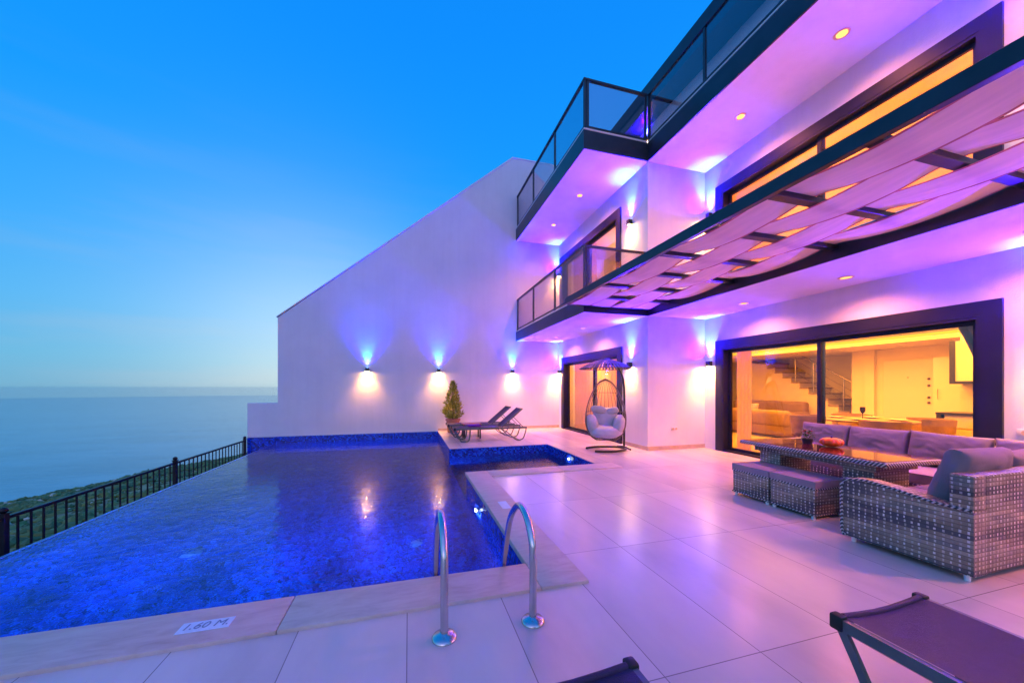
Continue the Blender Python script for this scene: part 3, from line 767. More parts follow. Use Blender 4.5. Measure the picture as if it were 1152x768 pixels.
# rooms behind the glass
iw = M['inside_wall']
part(MB().box(XB+TH+.001, 13, NEAR, 12.4, -.02, -.001).box(XA+TH, XB+TH, YR+TH+.001, YB, -.02, -.001), 'indoor_floor', M['indoor_tile'])
CZ, TZ = 2.34, 2.50
ic = MB().box(XB+TH+.001, 7.4, NEAR, 12.4, CZ, S1).box(10.3, 13, NEAR, 12.4, CZ, S1).box(7.4, 10.3, NEAR, 2.2, CZ, S1).box(7.4, 10.3, 11.6, 12.4, CZ, S1).box(7.4, 10.3, 2.2, 11.6, TZ, S1)
part(ic, 'indoor_ceiling', iw)
part(MB().box(10.285, 10.298, 2.25, 11.55, CZ+.09, TZ-.02), 'cove_strip', M['led'])
part(MB().box(7.402, 7.415, 2.25, 11.55, CZ+.09, TZ-.02), 'cove_strip', M['led'])
part(MB().box(7.0, 7.1, YR+TH+.001, YB-.002, 0, CZ-.002), 'indoor_wall', iw)
part(MB().box(13.0, 13.2, NEAR, 12.4, -.02, S2), 'indoor_wall', iw)
part(MB().box(11.8, 11.95, NEAR, 7.0, 0, CZ-.002), 'indoor_wall', iw)
part(MB().box(11.70, 11.798, 6.45, 6.65, 0, CZ-.002), 'pilaster', iw)
part(MB().box(10.0, 10.12, -1.5, 4.2, 0, CZ-.002), 'indoor_wall', iw)
part(MB().box(XB+TH+.001, 13, -1.8, -1.6, 0, CZ-.002), 'indoor_wall', iw)
part(MB().box(7.102, 13, 12.0, 12.2, 0, CZ-.002), 'indoor_wall', iw)
# entrance door
ed = vp(empty('entrance_door')); ed.parent = villa
MB().box(11.74, 11.798, 5.34, 6.28, .0, 2.04, .006).build('door_leaf', M['inside_door'], ed)
for z in (1.0, 1.12, 1.40, 1.56):
    MB().lathe([(.028, 0), (.028, .02), (.012, .05)], 14, m=Matrix.Translation((11.738, 5.43, z)) @ Matrix.Rotation(R(-90), 4, 'Y')).build('lock_cylinder', M['rattan_dark'], ed, 40)
MB().lathe([(.012, 0), (.012, .01), (.005, .015)], 12, m=Matrix.Translation((11.738, 5.80, 1.6)) @ Matrix.Rotation(R(-90), 4, 'Y')).build('peephole', M['rattan_dark'], ed, 40)
rd = vp(empty('room_door')); rd.parent = villa
MB().box(12.95, 12.998, 11.0, 11.75, 0, 2.05).build('door_leaf', M['tan_wood'], rd)
MB().box(12.93, 12.998, 10.93, 10.998, 0, 2.12).box(12.93, 12.998, 11.752, 11.82, 0, 2.12).box(12.93, 12.998, 10.998, 11.752, 2.052, 2.12).build('door_frame', M['wood'], rd)
# staircase
st = vp(empty('staircase')); st.parent = villa
for i in range(15):
    y = 6.35+.27*i; z = .17*(i+1)
    if z > 2.33: break
    MB().box(11.96, 12.99, y-.02, y+.27, z-.035, z).build('step', M['step_stone'], st)
tri = [(6.40, 0), (10.5, 0), (10.5, 2.33)]
for i in range(14, -1, -1):
    y = 6.37+.27*i; z = .17*(i+1)-.036
    if z > 2.30: continue
    tri += [(y+.268, z), (y, z)]
MB().prism(tri, 'x', 12.0, 12.98).build('stringer', M['inside_wall'], st)
hr = [(12.0, 6.5+.27*k, .17*(k+1)+.95) for k in range(0, 9)]
MB().tube([(12.0, 6.42, .15), (12.0, 6.42, 1.05)]+hr, .022, 8).build('banister', M['chrome'], st, 60)
for q in (.25, .45, .65):
    MB().tube([(p[0], p[1], p[2]-q) for p in hr], .008, 6).build('banister_rod', M['chrome'], st, 60)
for k in (3, 6, 8):
    MB().tube([(12.0, 6.5+.27*k, .17*(k+1)-.02), (12.0, 6.5+.27*k, .17*(k+1)+.95)], .018, 8).build('banister_post', M['chrome'], st, 60)
# other rooms: linings so that no daylight leaks in
part(MB().box(XA+TH+.001, 6.99, YR+TH+.001, YB-.002, 2.6, S1-.002), 'indoor_ceiling', iw)
part(MB().box(6.5, 6.6, YR+TH+.001, YB-.002, 0, 2.598), 'indoor_wall', M['inside_wall'])
for (x0, x1, y0, y1) in ((XB+TH+.001, 9.0, NEAR+.2, YR+TH), (XA+TH+.001, 7.9, YR+TH+.001, YB-.004)):
    part(MB().box(x0, x1, y0, y1, F1-.15, F1-.002), 'upper_floor', M['indoor_tile'])
    part(MB().box(x0, x1, y0, y1, 5.9, 6.0), 'upper_ceiling', iw)
    part(MB().box(x1, x1+.1, y0, y1, F1, 5.9), 'upper_wall', iw)
part(MB().box(XB+TH+.001, 9.0, NEAR, NEAR+.2, F1, 6.0), 'upper_wall', iw)
part(MB().box(XB+TH+.001, 9.0, YR+.001, YR+TH-.001, F1, 5.9), 'upper_wall', iw)

# ------------------------------------------------------------------ pergola
pg = tag(empty('pergola', (4.2, 2, 3.2)), 'dark steel pergola with woven cream canvas strips over the terrace', 'pergola')
PO = Vector((-4.2, -2, -3.2))
def pp(o): o.location = o.location+PO; return o
XP0, XP1 = 3.03, 4.90
PN = -1.9
pp(MB().box(2.97, 3.03, PN, 6.58, 3.0, 3.12, .003).build('outer_beam', M['steel'], pg))
pp(MB().box(3.033, 3.07, PN, 6.55, 3.085, 3.10).build('beam_flange', M['steel'], pg))
pp(MB().box(3.03, 4.862, 6.50, 6.585, 2.99, 3.16).build('end_beam', M['steel'], pg))
rows = [5.93-.71*k for k in range(11)]
for y in rows:
    pp(MB().box(3.032, 4.90, y-.045, y+.045, 3.0, 3.05, .003).build('cross_beam', M['steel'], pg))
for j in range(4):
    x0 = XP0+.006+j*.4635; x1 = x0+.465
    keys = [(6.50, 3.0)]
    for k, y in enumerate(rows):
        above = (k % 2 == 0) == (j % 2 == 1)
        keys.append((y, 3.062 if above else 2.988))
        if k < len(rows)-1: keys.append((y-.355, 3.025-.016))
    path = smooth_path([(0, y, z) for y, z in keys], 6)
    mb = MB(); rg = random.Random(j)
    vv = []; ff = []; mi = []
    us = [0, .06, .2, .35, .5, .65, .8, .94, 1.0]
    for i, p in enumerate(path):
        for u in us:
            tw = .006*noise.noise(Vector((p.y*1.6, u*2.0, j*5.0)))
            vv.append((x0+(x1-x0)*u, p.y, p.z+tw-.014*math.sin(math.pi*u)*(.5+.5*math.sin(p.y*3.8+j*1.6))))
    m_ = len(us)
    for i in range(len(path)-1):
        for q in range(m_-1):
            ff.append((i*m_+q, i*m_+q+1, (i+1)*m_+q+1, (i+1)*m_+q))
    mb.mesh(vv, ff)
    mb.bm.faces.ensure_lookup_table()
    for n_, fc in enumerate(mb.bm.faces): fc.material_index = 1 if (n_ % (m_-1)) in (0, m_-2) else 0
    pp(mb.build('canvas_strip', [M['canvas'], M['hem']], pg, 60))

# ------------------------------------------------------------------ lamps
BLUE = (.003, .004, 1.0); CYAN = (.01, .28, 1.0); WARM = (1.0, .42, .085); VIOLET = (.025, .0, 1.0)
P_UP, P_BL, P_DN, P_VI = 260, 1500, 185, 980
def wall_lamp(p, face, label, vi=1.0, up=1.0, dn=1.0):
    """cube lamp on a wall; local +y points out of the wall"""
    rz = {'-y': math.pi, '-x': R(90)}[face]
    o = tag(empty('wall_lamp', p, rz), label, 'wall lamp', 'up and down wall lamps')
    MB().box(-.035, .035, .0, .012, -.05, .05).box(-.05, .05, .012, .10, -.055, .055, .004).build('lamp_body', M['black_paint'], o)
    MB().lathe([(.030, .0551), (.030, .057)], 16, (0, .056, 0)).build('upper_lens', M['lens_blue'], o)
    MB().lathe([(.030, -.057), (.030, -.0551)], 16, (0, .056, 0)).build('lower_lens', M['lens_warm'], o)
    light('SPOT', 'cyan_uplight', (0, .075, .065), (R(180), 0, 0), P_UP*up, CYAN, o, spot_size=R(58), spot_blend=1, shadow_soft_size=.025)
    light('SPOT', 'blue_uplight', (0, .068, .065), (R(180), 0, 0), P_BL*up, BLUE, o, spot_size=R(98), spot_blend=1, shadow_soft_size=.025)
    light('SPOT', 'violet_spill', (0, .085, .065), (R(154), 0, 0), P_VI*vi, VIOLET, o, spot_size=R(150), spot_blend=1, shadow_soft_size=.03)
    light('SPOT', 'warm_downlight', (0, .075, -.065), (0, 0, 0), P_DN*dn, WARM, o, spot_size=R(108), spot_blend=1, shadow_soft_size=.025)
    return o
wall_lamp((-1.18, YB, 1.88), '-y', 'wall lamp on the boundary wall farthest out over the pool', .10, .85, 1.35)
wall_lamp((.89, YB, 1.88), '-y', 'wall lamp on the boundary wall beside the potted conifer', .10, .85, 1.35)
wall_lamp((3.27, YB, 1.88), '-y', 'wall lamp on the boundary wall above the far loungers', .10, .85, 1.35)
wall_lamp((XA, 11.22, 1.88), '-x', 'ground floor wall lamp in the corner between boundary wall and bay door')
wall_lamp((XA, 7.22, 1.88), '-x', 'ground floor wall lamp behind the hanging chair hood')
wall_lamp((XB, 6.46, 1.88), '-x', 'ground floor wall lamp in the corner beside the large sliding door')
wall_lamp((XB, 1.95, 1.88), '-x', 'ground floor wall lamp beyond the sofa end of the large sliding door')
wall_lamp((XA, 11.26, 5.15), '-x', 'first floor balcony wall lamp in the corner by the boundary wall')
wall_lamp((XA, 7.22, 5.15), '-x', 'first floor balcony wall lamp between balcony door and bay corner')
wall_lamp((XB, 6.46, 5.15), '-x', 'first floor wall lamp in the corner above the pergola')
wall_lamp((XB, 1.95, 5.15), '-x', 'first floor wall lamp past the near end of the upper window')
wall_lamp((XB+.05, 8.75, 8.38), '-x', 'wall lamp on the rooftop room behind the glass railing')
def downlight(p, label, e=160, grp='warm recessed downlights'):
    o = tag(empty('downlight', p), label, 'downlight', grp)
    MB().lathe([(.064, -.001), (.092, -.001), (.092, -.006), (.074, -.012), (.064, -.006)], 24, caps=False).build('trim_ring', M['ring_brass'], o, 40)
    MB().lathe([(.0635, -.004), (.063, -.005)], 24).build('lens', M['disc_warm'], o)
    light('SPOT', 'downlight_beam', (0, 0, -.03), (0, 0, 0), e, (1, .27, .17), o, spot_size=R(150), spot_blend=.9, shadow_soft_size=.04)
downlight((5.87, 5.15, S1), 'recessed downlight in the ground floor soffit nearest the bay corner')
downlight((5.87, 3.55, S1), 'recessed downlight in the ground floor soffit over the middle of the sliding door')
downlight((5.87, 1.95, S1), 'recessed downlight in the ground floor soffit over the corner sofa')
downlight((5.87, .2, S1), 'recessed downlight in the ground floor soffit nearest the camera side', 420)
downlight((4.33, 8.45, S1), 'recessed downlight under the balcony nearest the hanging chair')
downlight((4.33, 10.2, S1), 'recessed downlight under the balcony nearest the boundary wall')
downlight((5.71, 5.07, S2), 'recessed downlight in the roof soffit nearest the bay corner')
downlight((5.71, 3.50, S2), 'recessed downlight in the roof soffit over the middle of the upper window')
downlight((5.71, 1.9, S2), 'recessed downlight in the roof soffit past the upper window')
downlight((4.15, 8.27, S2), 'recessed downlight under the roof balcony nearest its corner')
downlight((4.15, 9.98, S2), 'recessed downlight under the roof balcony nearest the boundary wall')
# indoor lights
n_in = 0
words_in = ['by the kitchen wall', 'over the dining table', 'between dining table and sofa', 'over the indoor sofa']
for (y, wd) in zip((5.5, 6.7, 7.9, 9.0), words_in):
    downlight((10.9, y, CZ), 'indoor ceiling spot in the far border '+wd, 26, 'indoor ceiling spots')
for (y, wd) in zip((4.0, 5.1, 6.4, 7.5), words_in):
    downlight((9.7, y, TZ), 'indoor ceiling spot in the raised tray '+wd, 26, 'indoor ceiling spots')
INW = (1, .325, .025)
light('AREA', 'living_room_glow', (8.9, 5.5, 2.48), (0, 0, 0), 840, INW, None, shape='RECTANGLE', size=2.6, size_y=6.5)
light('POINT', 'bay_room_glow', (5.9, 9.6, 2.0), (0, 0, 0), 160, (1, .36, .045), None, shadow_soft_size=.15)
light('POINT', 'upper_room_glow', (7.9, 4.6, 5.0), (0, 0, 0), 240, (1, .33, .035), None, shadow_soft_size=.2)
light('POINT', 'upper_room_glow', (7.9, 2.4, 5.0), (0, 0, 0), 200, (1, .33, .035), None, shadow_soft_size=.2)
light('POINT', 'balcony_room_glow', (6.6, 9.4, 5.2), (0, 0, 0), 110, (1, .36, .045), None, shadow_soft_size=.15)

# sockets
def socket(p, face, label, w):
    o = tag(empty('wall_socket', p, {'-y': math.pi, '-x': R(90)}[face]), label, 'socket')
    MB().box(-w/2, w/2, 0, .012, -.042, .042, .004, 2).build('face_plate', M['plastic'], o, 40)
    n = 2 if w > .12 else 1
    for k in range(n):
        x = (k-(n-1)/2)*.08
        MB().lathe([(.026, 0), (.028, .004), (.024, .004), (.022, .001)], 20, m=Matrix.Translation((x, .012, 0)) @ Matrix.Rotation(R(-90), 4, 'X')).build('outlet_well', M['ring_brass'], o, 40)
socket((5.61, YR, .45), '-y', 'double wall socket low on the white return wall', .16)
socket((XB, 2.22, .86), '-x', 'wall socket beside the sliding door above the corner sofa', .12)

# ------------------------------------------------------------------ curtains and blind
def curtain(x, y0, y1, z0, z1, label, mat, taper=None, folds=7, amp=.03):
    vv = []; ff = []; n = folds*8; mz = 10
    for k in range(mz+1):
        q = k/mz; z = z0+(z1-z0)*q
        for i in range(n+1):
            u = i/n
            ya, yb = y0, y1
            if taper: yb = y0+(y1-y0)*(taper+(1-taper)*q**1.6)
            vv.append((x+amp*math.sin(u*folds*2*math.pi+.3*math.sin(q*3))*(1 if not taper else .5+.5*q), ya+(yb-ya)*u, z))
    for k in range(mz):
        for i in range(n): ff.append((k*(n+1)+i, k*(n+1)+i+1, (k+1)*(n+1)+i+1, (k+1)*(n+1)+i))
    o = tag(empty('curtain', (x, (y0+y1)/2, z0)), label, 'curtain')
    c = MB().mesh(vv, ff).build('drape_cloth', mat, o, 80); c.location = (-x, -(y0+y1)/2, -z0)
    r = MB().tube([(x, y0-.05, z1+.01), (x, y1+.05, z1+.01)], .012, 8).build('curtain_rod', M['rattan_dark'], o, 60); r.location = c.location
curtain(6.78, 2.45, 3.0, .9, 2.44, 'brown tied back curtain at the kitchen end of the large sliding door', M['drape'], .25, 5)
curtain(6.78, 5.78, 6.10, .02, 2.44, 'pale straight curtain at the bay end of the large sliding door', M['blind'], None, 4)
curtain(5.35, 7.7, 11.0, .02, 2.5, 'orange lit curtain behind the bay door under the balcony', M['blind'], None, 16, .04)
curtain(5.35, 9.6, 11.1, F1+.02, 5.7, 'orange lit curtain behind the first floor balcony door', M['blind'], None, 7, .04)
bl = tag(empty('roller_blind', (6.74, 4.34, F1)), 'orange glowing roller blind behind the upper window above the pergola', 'blind')
MB().mesh([(0, -1.84, .05), (0, 1.84, .05), (0, 1.84, 2.45), (0, -1.84, 2.45)], [(0, 1, 2, 3)]).build('blind_cloth', M['blind'], bl)
MB().tube([(0, -1.84, 2.47), (0, 1.84, 2.47)], .025, 10).build('roller_tube', M['white_metal'], bl, 60)

# ------------------------------------------------------------------ indoor furniture
so = tag(empty('indoor_sofa', (9.9, 8.1, 0)), 'beige sofa standing with its back to the glass in the living room', 'sofa')
MB().box(-.45, .45, -1.0, 1.0, .06, .42, .04, 3).build('base', M['beige_cloth'], so, 40)
MB().box(-.48, -.22, -1.05, 1.05, .30, .74, .09, 4).build('backrest', M['beige_cloth'], so, 40)
MB().box(-.2, .45, -1.12, -.9, .1, .6, .07, 3).build('armrest', M['beige_cloth'], so, 40)
MB().box(-.2, .45, .9, 1.12, .1, .6, .07, 3).build('armrest', M['beige_cloth'], so, 40)
MB().pillow(.55, .42, .16, Matrix.Translation((-.08, .35, .68)) @ Matrix.Rotation(R(90), 4, 'Z') @ Matrix.Rotation(R(15), 4, 'X'), seed=3).build('pillow', M['drape'], so, 60)
s2 = tag(empty('indoor_sofa', (11.3, 9.3, 0)), 'second beige sofa behind the first one below the stairs', 'sofa')
MB().box(-.45, .45, -1.2, 1.2, .06, .44, .04, 3).build('base', M['beige_cloth'], s2, 40)
MB().box(.2, .48, -1.25, 1.25, .3, .92, .09, 4).build('backrest', M['beige_cloth'], s2, 40)
MB().box(-.45, .3, -1.4, -1.18, .1, .62, .07, 3).build('armrest', M['beige_cloth'], s2, 40)
MB().box(-.45, .3, 1.18, 1.4, .1, .62, .07, 3).build('armrest', M['beige_cloth'], s2, 40)
dt = tag(empty('dining_table', (8.3, 4.7, 0)), 'round wooden dining table laid for a meal inside', 'table')
MB().lathe([(.66, .72), (.70, .735), (.70, .75), (.68, .757)], 40).build('table_top', M['tan_wood'], dt, 40)
MB().lathe([(.32, 0), (.30, .03), (.07, .08), (.06, .6), (.2, .719)], 24).build('pedestal', M['wood'], dt, 40)
pl_lab = ['plate on the dining table at the window side', 'plate on the dining table at the kitchen side', 'plate on the dining table at the door side', 'plate on the dining table at the stair side']
for k in range(4):
    an = R(200+90*k)
    o = MB().lathe([(.06, 0), (.075, .004), (.14, .022), (.142, .026), (.07, .010), (.01, .009)], 28).build('plate', M['porcelain'], None, 50)
    o.location = (8.3+.42*math.cos(an), 4.7+.42*math.sin(an), .758); tag(o, pl_lab[k], 'plate', 'plates on the dining table')
o = tag(MB().lathe([(.04, 0), (.038, .004), (.006, .012), (.005, .10), (.03, .13), (.042, .17), (.038, .23)], 20).build('goblet', M['wine_glass'], None, 50), 'dark goblet standing in the middle of the dining table', 'goblet')
o.location = (8.25, 4.72, .758)
ch_lab = ['brown tub chair at the dining table by the glass', 'brown tub chair at the dining table by the kitchen', 'brown tub chair at the dining table by the entrance door', 'brown tub chair at the dining table by the sofa']
proto = None
for k in range(4):
    an = R(225+90*k)
    if proto is None:
        c = empty('dining_chair')
        MB().box(-.24, .24, -.23, .23, .40, .47, .03, 3).build('seat', M['beige_cloth'], c, 40)
        sh = [(-.25, .2), (-.27, 0), (-.22, -.18), (0, -.26), (.22, -.18), (.27, 0), (.25, .2)]
        path = smooth_path([(x, y, 0) for x, y in sh], 4); bv = []; bf = []
        for p in path:
            for (q, z) in ((1, .42), (1.12, .80), (1.04, .80), (.92, .42)): bv.append((p.x*q, p.y*q, z))
        for i in range(len(path)-1):
            for j in range(4): bf.append((i*4+j, i*4+(j+1) % 4, (i+1)*4+(j+1) % 4, (i+1)*4+j))
        bf += [(0, 1, 2, 3), tuple((len(path)-1)*4+j for j in (3, 2, 1, 0))]
        MB().mesh(bv, bf).build('backrest', M['tan_wood'], c, 50)
        for sx in (-1, 1):
            for sy in (-1, 1): MB().tube([(sx*.18, sy*.17, .40), (sx*.22, sy*.21, 0)], [.018, .012], 8).build('leg', M['wood'], c, 60)
        proto = c; o = c
    else: o = copy_tree(proto)
    o.location = (8.3+.86*math.cos(an), 4.7+.86*math.sin(an), 0); o.rotation_euler = (0, 0, an+R(90))
    tag(o, ch_lab[k], 'chair', 'chairs at the dining table')
kc = tag(empty('kitchen_cabinet', (9.7, 3.68, 0)), 'white kitchen base cabinet with dark worktop inside', 'cabinet')
MB().box(-.28, .29, -.55, .48, .1, .86).build('carcass', M['inside_door'], kc)
MB().box(-.33, .295, -.55, .57, .862, .90).build('worktop', M['dark_top'], kc)
MB().box(-.33, .29, .5, .56, 0, .86).build('end_panel', M['dark_top'], kc)
for z in (.12, .38, .63): MB().box(-.30, -.281, -.53, .46, z, z+.22, .003).build('drawer_front', M['inside_door'], kc)
uc = tag(empty('wall_cabinet', (9.82, 3.72, 1.42)), 'white wall cabinet in a dark frame above the kitchen worktop', 'cabinet')
MB().box(-.16, .175, -.5, .40, .05, .78).build('cabinet_door', M['inside_door'], uc)
MB().box(-.18, .175, -.5, .47, 0, .048).box(-.18, .175, .402, .47, .048, .8).build('cabinet_frame', M['dark_top'], uc)
tc_ = tag(empty('tall_cabinet', (11.5, 4.8, 0)), 'tall white cabinet standing against the wall beside the entrance door', 'cabinet')
MB().box(-.28, .295, -.5, .33, .0, .80).build('lower_body', M['inside_door'], tc_)
MB().box(-.26, .295, -.5, .33, .802, 2.02).build('upper_body', M['inside_door'], tc_)
MB().tube([(-.275, .25, 1.1), (-.295, .25, 1.12), (-.295, .25, 1.30), (-.275, .25, 1.32)], .006, 6).build('handle', M['chrome'], tc_)

# ------------------------------------------------------------------ outdoor corner sofa
def wick_box(mb, x0, x1, y0, y1, z0, z1, bev=.02): return mb.box(x0, x1, y0, y1, z0, z1, bev, 3)
sofa = tag(empty('wicker_sofa', (3.72, 1.50, 0)), 'grey wicker sofa with a sloping arm and its back towards the pool rails', 'sofa')
# arm: top falls towards the back, rounded front
arm = [(0.0, .05)]
arm += [(.76, .05), (.78, .09), (.785, .40)]
arm += arc((.705, .475), .08, 0, R(80), 6, lambda a, c: (a, c))
arm += [(.60, .565), (.45, .55), (.30, .525), (.2, .51), (.0, .50)]
MB().prism(arm, 'x', 0, .15).build('armrest', M['wicker'], sofa)
edge = [(-.002, p[0], p[1]) for p in arm[1:]]
MB().tube(edge, .012, 8).build('arm_piping', M['braid'], sofa, 60)
MB().box(.152, 2.35, .0, .12, .05, .74, .012, 2).box(.0, .1515, .0, .12, .502, .74, .012, 2).build('backrest', M['wicker'], sofa, 40)
wick_box(MB(), .152, 2.35, .122, .76, .05, .30).build('seat_base', M['wicker'], sofa, 40)
for (x, y) in ((.05, .05), (.05, .72), (2.3, .05)): MB().lathe([(.016, 0), (.018, .05)], 12, (x, y, 0)).build('foot', M['white_metal'], sofa, 40)
s3 = tag(empty('wicker_sofa', (5.33, 2.28, 0)), 'long grey wicker sofa along the large sliding door', 'sofa')
wick_box(MB(), .0, .76, .0, 1.95, .05, .30).build('seat_base', M['wicker'], s3, 40)
wick_box(MB(), .762, .87, -.655, 1.95, .05, .72).build('backrest', M['wicker'], s3, 40)
wick_box(MB(), .0, .87, 1.952, 2.08, .05, .55).build('armrest', M['wicker'], s3, 40)
for (x, y) in ((.05, 2.0), (.82, 2.0)): MB().lathe([(.025, 0), (.028, .05)], 12, (x, y, 0)).build('foot', M['white_metal'], s3, 40)
def pad(x0, x1, y0, y1, z0, z1, label, name='seat_cushion', mat='seat_pad', grp='seat cushions of the wicker sofas'):
    o = empty(name, ((x0+x1)/2, (y0+y1)/2, z0)); w, d, h = x1-x0, y1-y0, z1-z0
    mb = MB(); b2 = bmesh.new()
    bmesh.ops.create_cube(b2, size=1, matrix=Matrix.Translation((0, 0, h/2)) @ Matrix.Diagonal((w, d, h, 1)))
    bmesh.ops.subdivide_edges(b2, edges=b2.edges[:], cuts=7, use_grid_fill=True)
    for q in b2.verts:
        u, v_, t_ = q.co.x/(w/2), q.co.y/(d/2), (q.co.z-h/2)/(h/2)
        puff = (1-abs(u)**4)*(1-abs(v_)**4)
        if t_ > .9: q.co.z += .018*puff-.012+.005*noise.noise(Vector((q.co.x*5, q.co.y*5, x0)))
        r_ = max(0, abs(u)-.9)*10; s_ = max(0, abs(v_)-.9)*10
        if abs(t_) > .9: q.co.x *= 1-.012*r_; q.co.y *= 1-.012*s_
        else: q.co.x *= 1+.006*r_; q.co.y *= 1+.006*s_
    mb.merge(b2); mb.build('cushion_cover', M[mat], o, 50)
    zz = h*.985-.012
    mb = MB().tube([(-w/2, -d/2, zz), (w/2, -d/2, zz), (w/2, d/2, zz), (-w/2, d/2, zz)], .006, 6, closed=True); mb.build('piping', M[mat], o, 60)
    return tag(o, label, 'cushion', grp)
pad(3.885, 4.60, 1.63, 2.25, .302, .42, 'mauve seat cushion beside the sloping wicker arm')
pad(4.61, 5.32, 1.63, 2.25, .302, .42, 'mauve seat cushion in the middle of the short wicker sofa')
pad(5.34, 6.08, 1.63, 2.27, .302, .42, 'mauve seat cushion in the corner of the two wicker sofas')
pad(5.34, 6.08, 2.29, 3.24, .302, .42, 'mauve seat cushion at the table end nearer the corner')
pad(5.34, 6.08, 3.25, 4.22, .302, .42, 'mauve seat cushion at the far end of the long wicker sofa')
def back_cushion(p, w, h, t, rz, tilt, label, seed, roll=0):
    o = tag(empty('back_cushion', p, rz), label, 'cushion', 'back cushions of the wicker sofas')
    MB().pillow(w, h, t, Matrix.Rotation(R(tilt), 4, 'X') @ Matrix.Rotation(R(roll), 4, 'Y') @ Matrix.Translation((0, 0, h/2)), seed=seed, n=30).build('cushion_cover', M['cushion'], o, 60)
    # (cushion faces local -y)
back_cushion((5.90, 3.86, .425), .63, .40, .20, R(-90), -12, 'grey mauve back cushion at the far end beside the flower pot', 1)
back_cushion((5.90, 3.24, .425), .63, .40, .20, R(-90), -13, 'grey mauve back cushion in the middle of the long sofa', 2)
back_cushion((5.90, 2.60, .425), .66, .40, .21, R(-90), -12, 'grey mauve back cushion third along the long sofa', 3, 1.5)
back_cushion((5.90, 1.94, .425), .62, .40, .20, R(-90), -12, 'grey mauve back cushion in the sofa corner below the wall socket', 4)
back_cushion((4.20, 1.78, .43), .62, .47, .21, R(180), -16, 'large grey mauve cushion leaning over the sofa back beside the arm', 5, -1)
back_cushion((4.90, 1.78, .43), .62, .42, .20, R(180), -16, 'mauve back cushion beyond the large leaning one on the short sofa', 6, 2)

# table
tb_ = tag(empty('wicker_table', (4.68, 3.04, 0), R(-2)), 'wicker garden table with a dark glass top between sofa and ottomans', 'table')
tw, tl = .39, .80
MB().box(-tw, tw, -tl, tl, .60, .645, .012, 2).build('rim', M['braid'], tb_, 40)
MB().box(-tw+.03, tw-.03, -tl+.03, tl-.03, .6452, .653, .002).build('glass_top', M['glass_top'], tb_)
MB().box(-tw+.10, tw-.10, -tl+.14, tl-.14, .53, .599).build('apron', M['wicker'], tb_)
MB().box(-.25, .25, -tl+.18, -tl+.46, .03, .53, .012, 2).build('leg', M['wicker'], tb_, 40)
MB().box(-.25, .25, tl-.46, tl-.18, .03, .53, .012, 2).build('leg', M['wicker'], tb_, 40)
MB().box(-.22, .22, -tl+.47, tl-.47, .05, .12, .01).build('stretcher', M['wicker'], tb_)
for (x, y) in ((-.21, -tl+.22), (.21, -tl+.22), (-.21, tl-.22), (.21, tl-.22)): MB().lathe([(.022, 0), (.024, .032)], 10, (x, y, 0)).build('foot', M['white_metal'], tb_, 40)
# ottomans
def ottoman(x0, y0, lab, lab2):
    o = tag(empty('wicker_ottoman', (x0+.225, y0+.235, 0)), lab, 'ottoman', 'wicker ottomans in front of the table')
    MB().box(-.225, .225, -.235, .235, .04, .315, .014, 3).build('wicker_body', M['wicker'], o, 40)
    MB().tube([(-.222, -.232, .312), (.222, -.232, .312), (.222, .232, .312), (-.222, .232, .312)], .011, 8, closed=True).build('top_braid', M['braid'], o, 60)
    MB().tube([(-.222, -.232, .045), (.222, -.232, .045), (.222, .232, .045), (-.222, .232, .045)], .011, 8, closed=True).build('bottom_braid', M['braid'], o, 60)
    for sx in (-1, 1):
        for sy in (-1, 1): MB().lathe([(.018, 0), (.022, .042)], 10, (sx*.195, sy*.205, 0)).build('foot', M['white_metal'], o, 40)
    pad(x0+.0, x0+.45, y0-.005, y0+.475, .318, .40, lab2, 'ottoman_cushion', 'seat_pad', 'ottoman cushions')
ottoman(3.97, 3.17, 'wicker ottoman farther from the sofa arm', 'flat mauve cushion on the farther wicker ottoman')
ottoman(3.97, 2.675, 'wicker ottoman next to the sloping sofa arm', 'flat mauve cushion on the ottoman next to the sofa arm')
# pumpkin
pk = tag(empty('pumpkin', (4.80, 3.05, .6535)), 'flattened ribbed orange pumpkin on the glass table top', 'pumpkin')
prof = [(.015, .005)]+[(.115*max(0, math.sin(R(180*k/14)))**.75, .055-.052*math.cos(R(180*k/14))) for k in range(1, 14)]+[(.012, .098)]
MB().lathe(prof, 66, fn=lambda a, z: .90+.10*abs(math.sin(a*5.5))**.6).build('pumpkin_body', M['orange_skin'], pk, 70)
MB().tube(smooth_path([(0, 0, .09), (.004, .002, .108), (.012, .006, .122)], 4), [.012]*4+[.009]*4+[.008], 8).build('stalk', M['stem'], pk, 60)
fp = tag(empty('flower_pot', (4.79, 3.31, .6535)), 'little black pot with red flowering plant beside the pumpkin', 'potted plant')
MB().lathe([(.045, 0), (.05, .01), (.06, .06), (.062, .065), (.055, .065), (.052, .055)], 20).build('pot', M['pot_black'], fp, 40)
lf = MB(); rg = random.Random(5)
for i in range(90):
    a_ = rg.uniform(0, 6.28); el = rg.uniform(.2, 1.4); r_ = rg.uniform(.02, .075)
    c = Vector((r_*math.cos(a_), r_*math.sin(a_), .065+r_*math.tan(el)*.3+rg.uniform(0, .06)))
    m_ = Matrix.Translation(c) @ Matrix.Rotation(a_, 4, 'Z') @ Matrix.Rotation(rg.uniform(-1.2, .3), 4, 'Y')
    lf.mesh([(0, 0, 0), (.018, -.010, .002), (.036, 0, -.003), (.018, .010, .002)], [(0, 1, 2, 3)], m=m_)
lf.build('leaves', M['leaf_small'], fp)
fl = MB()
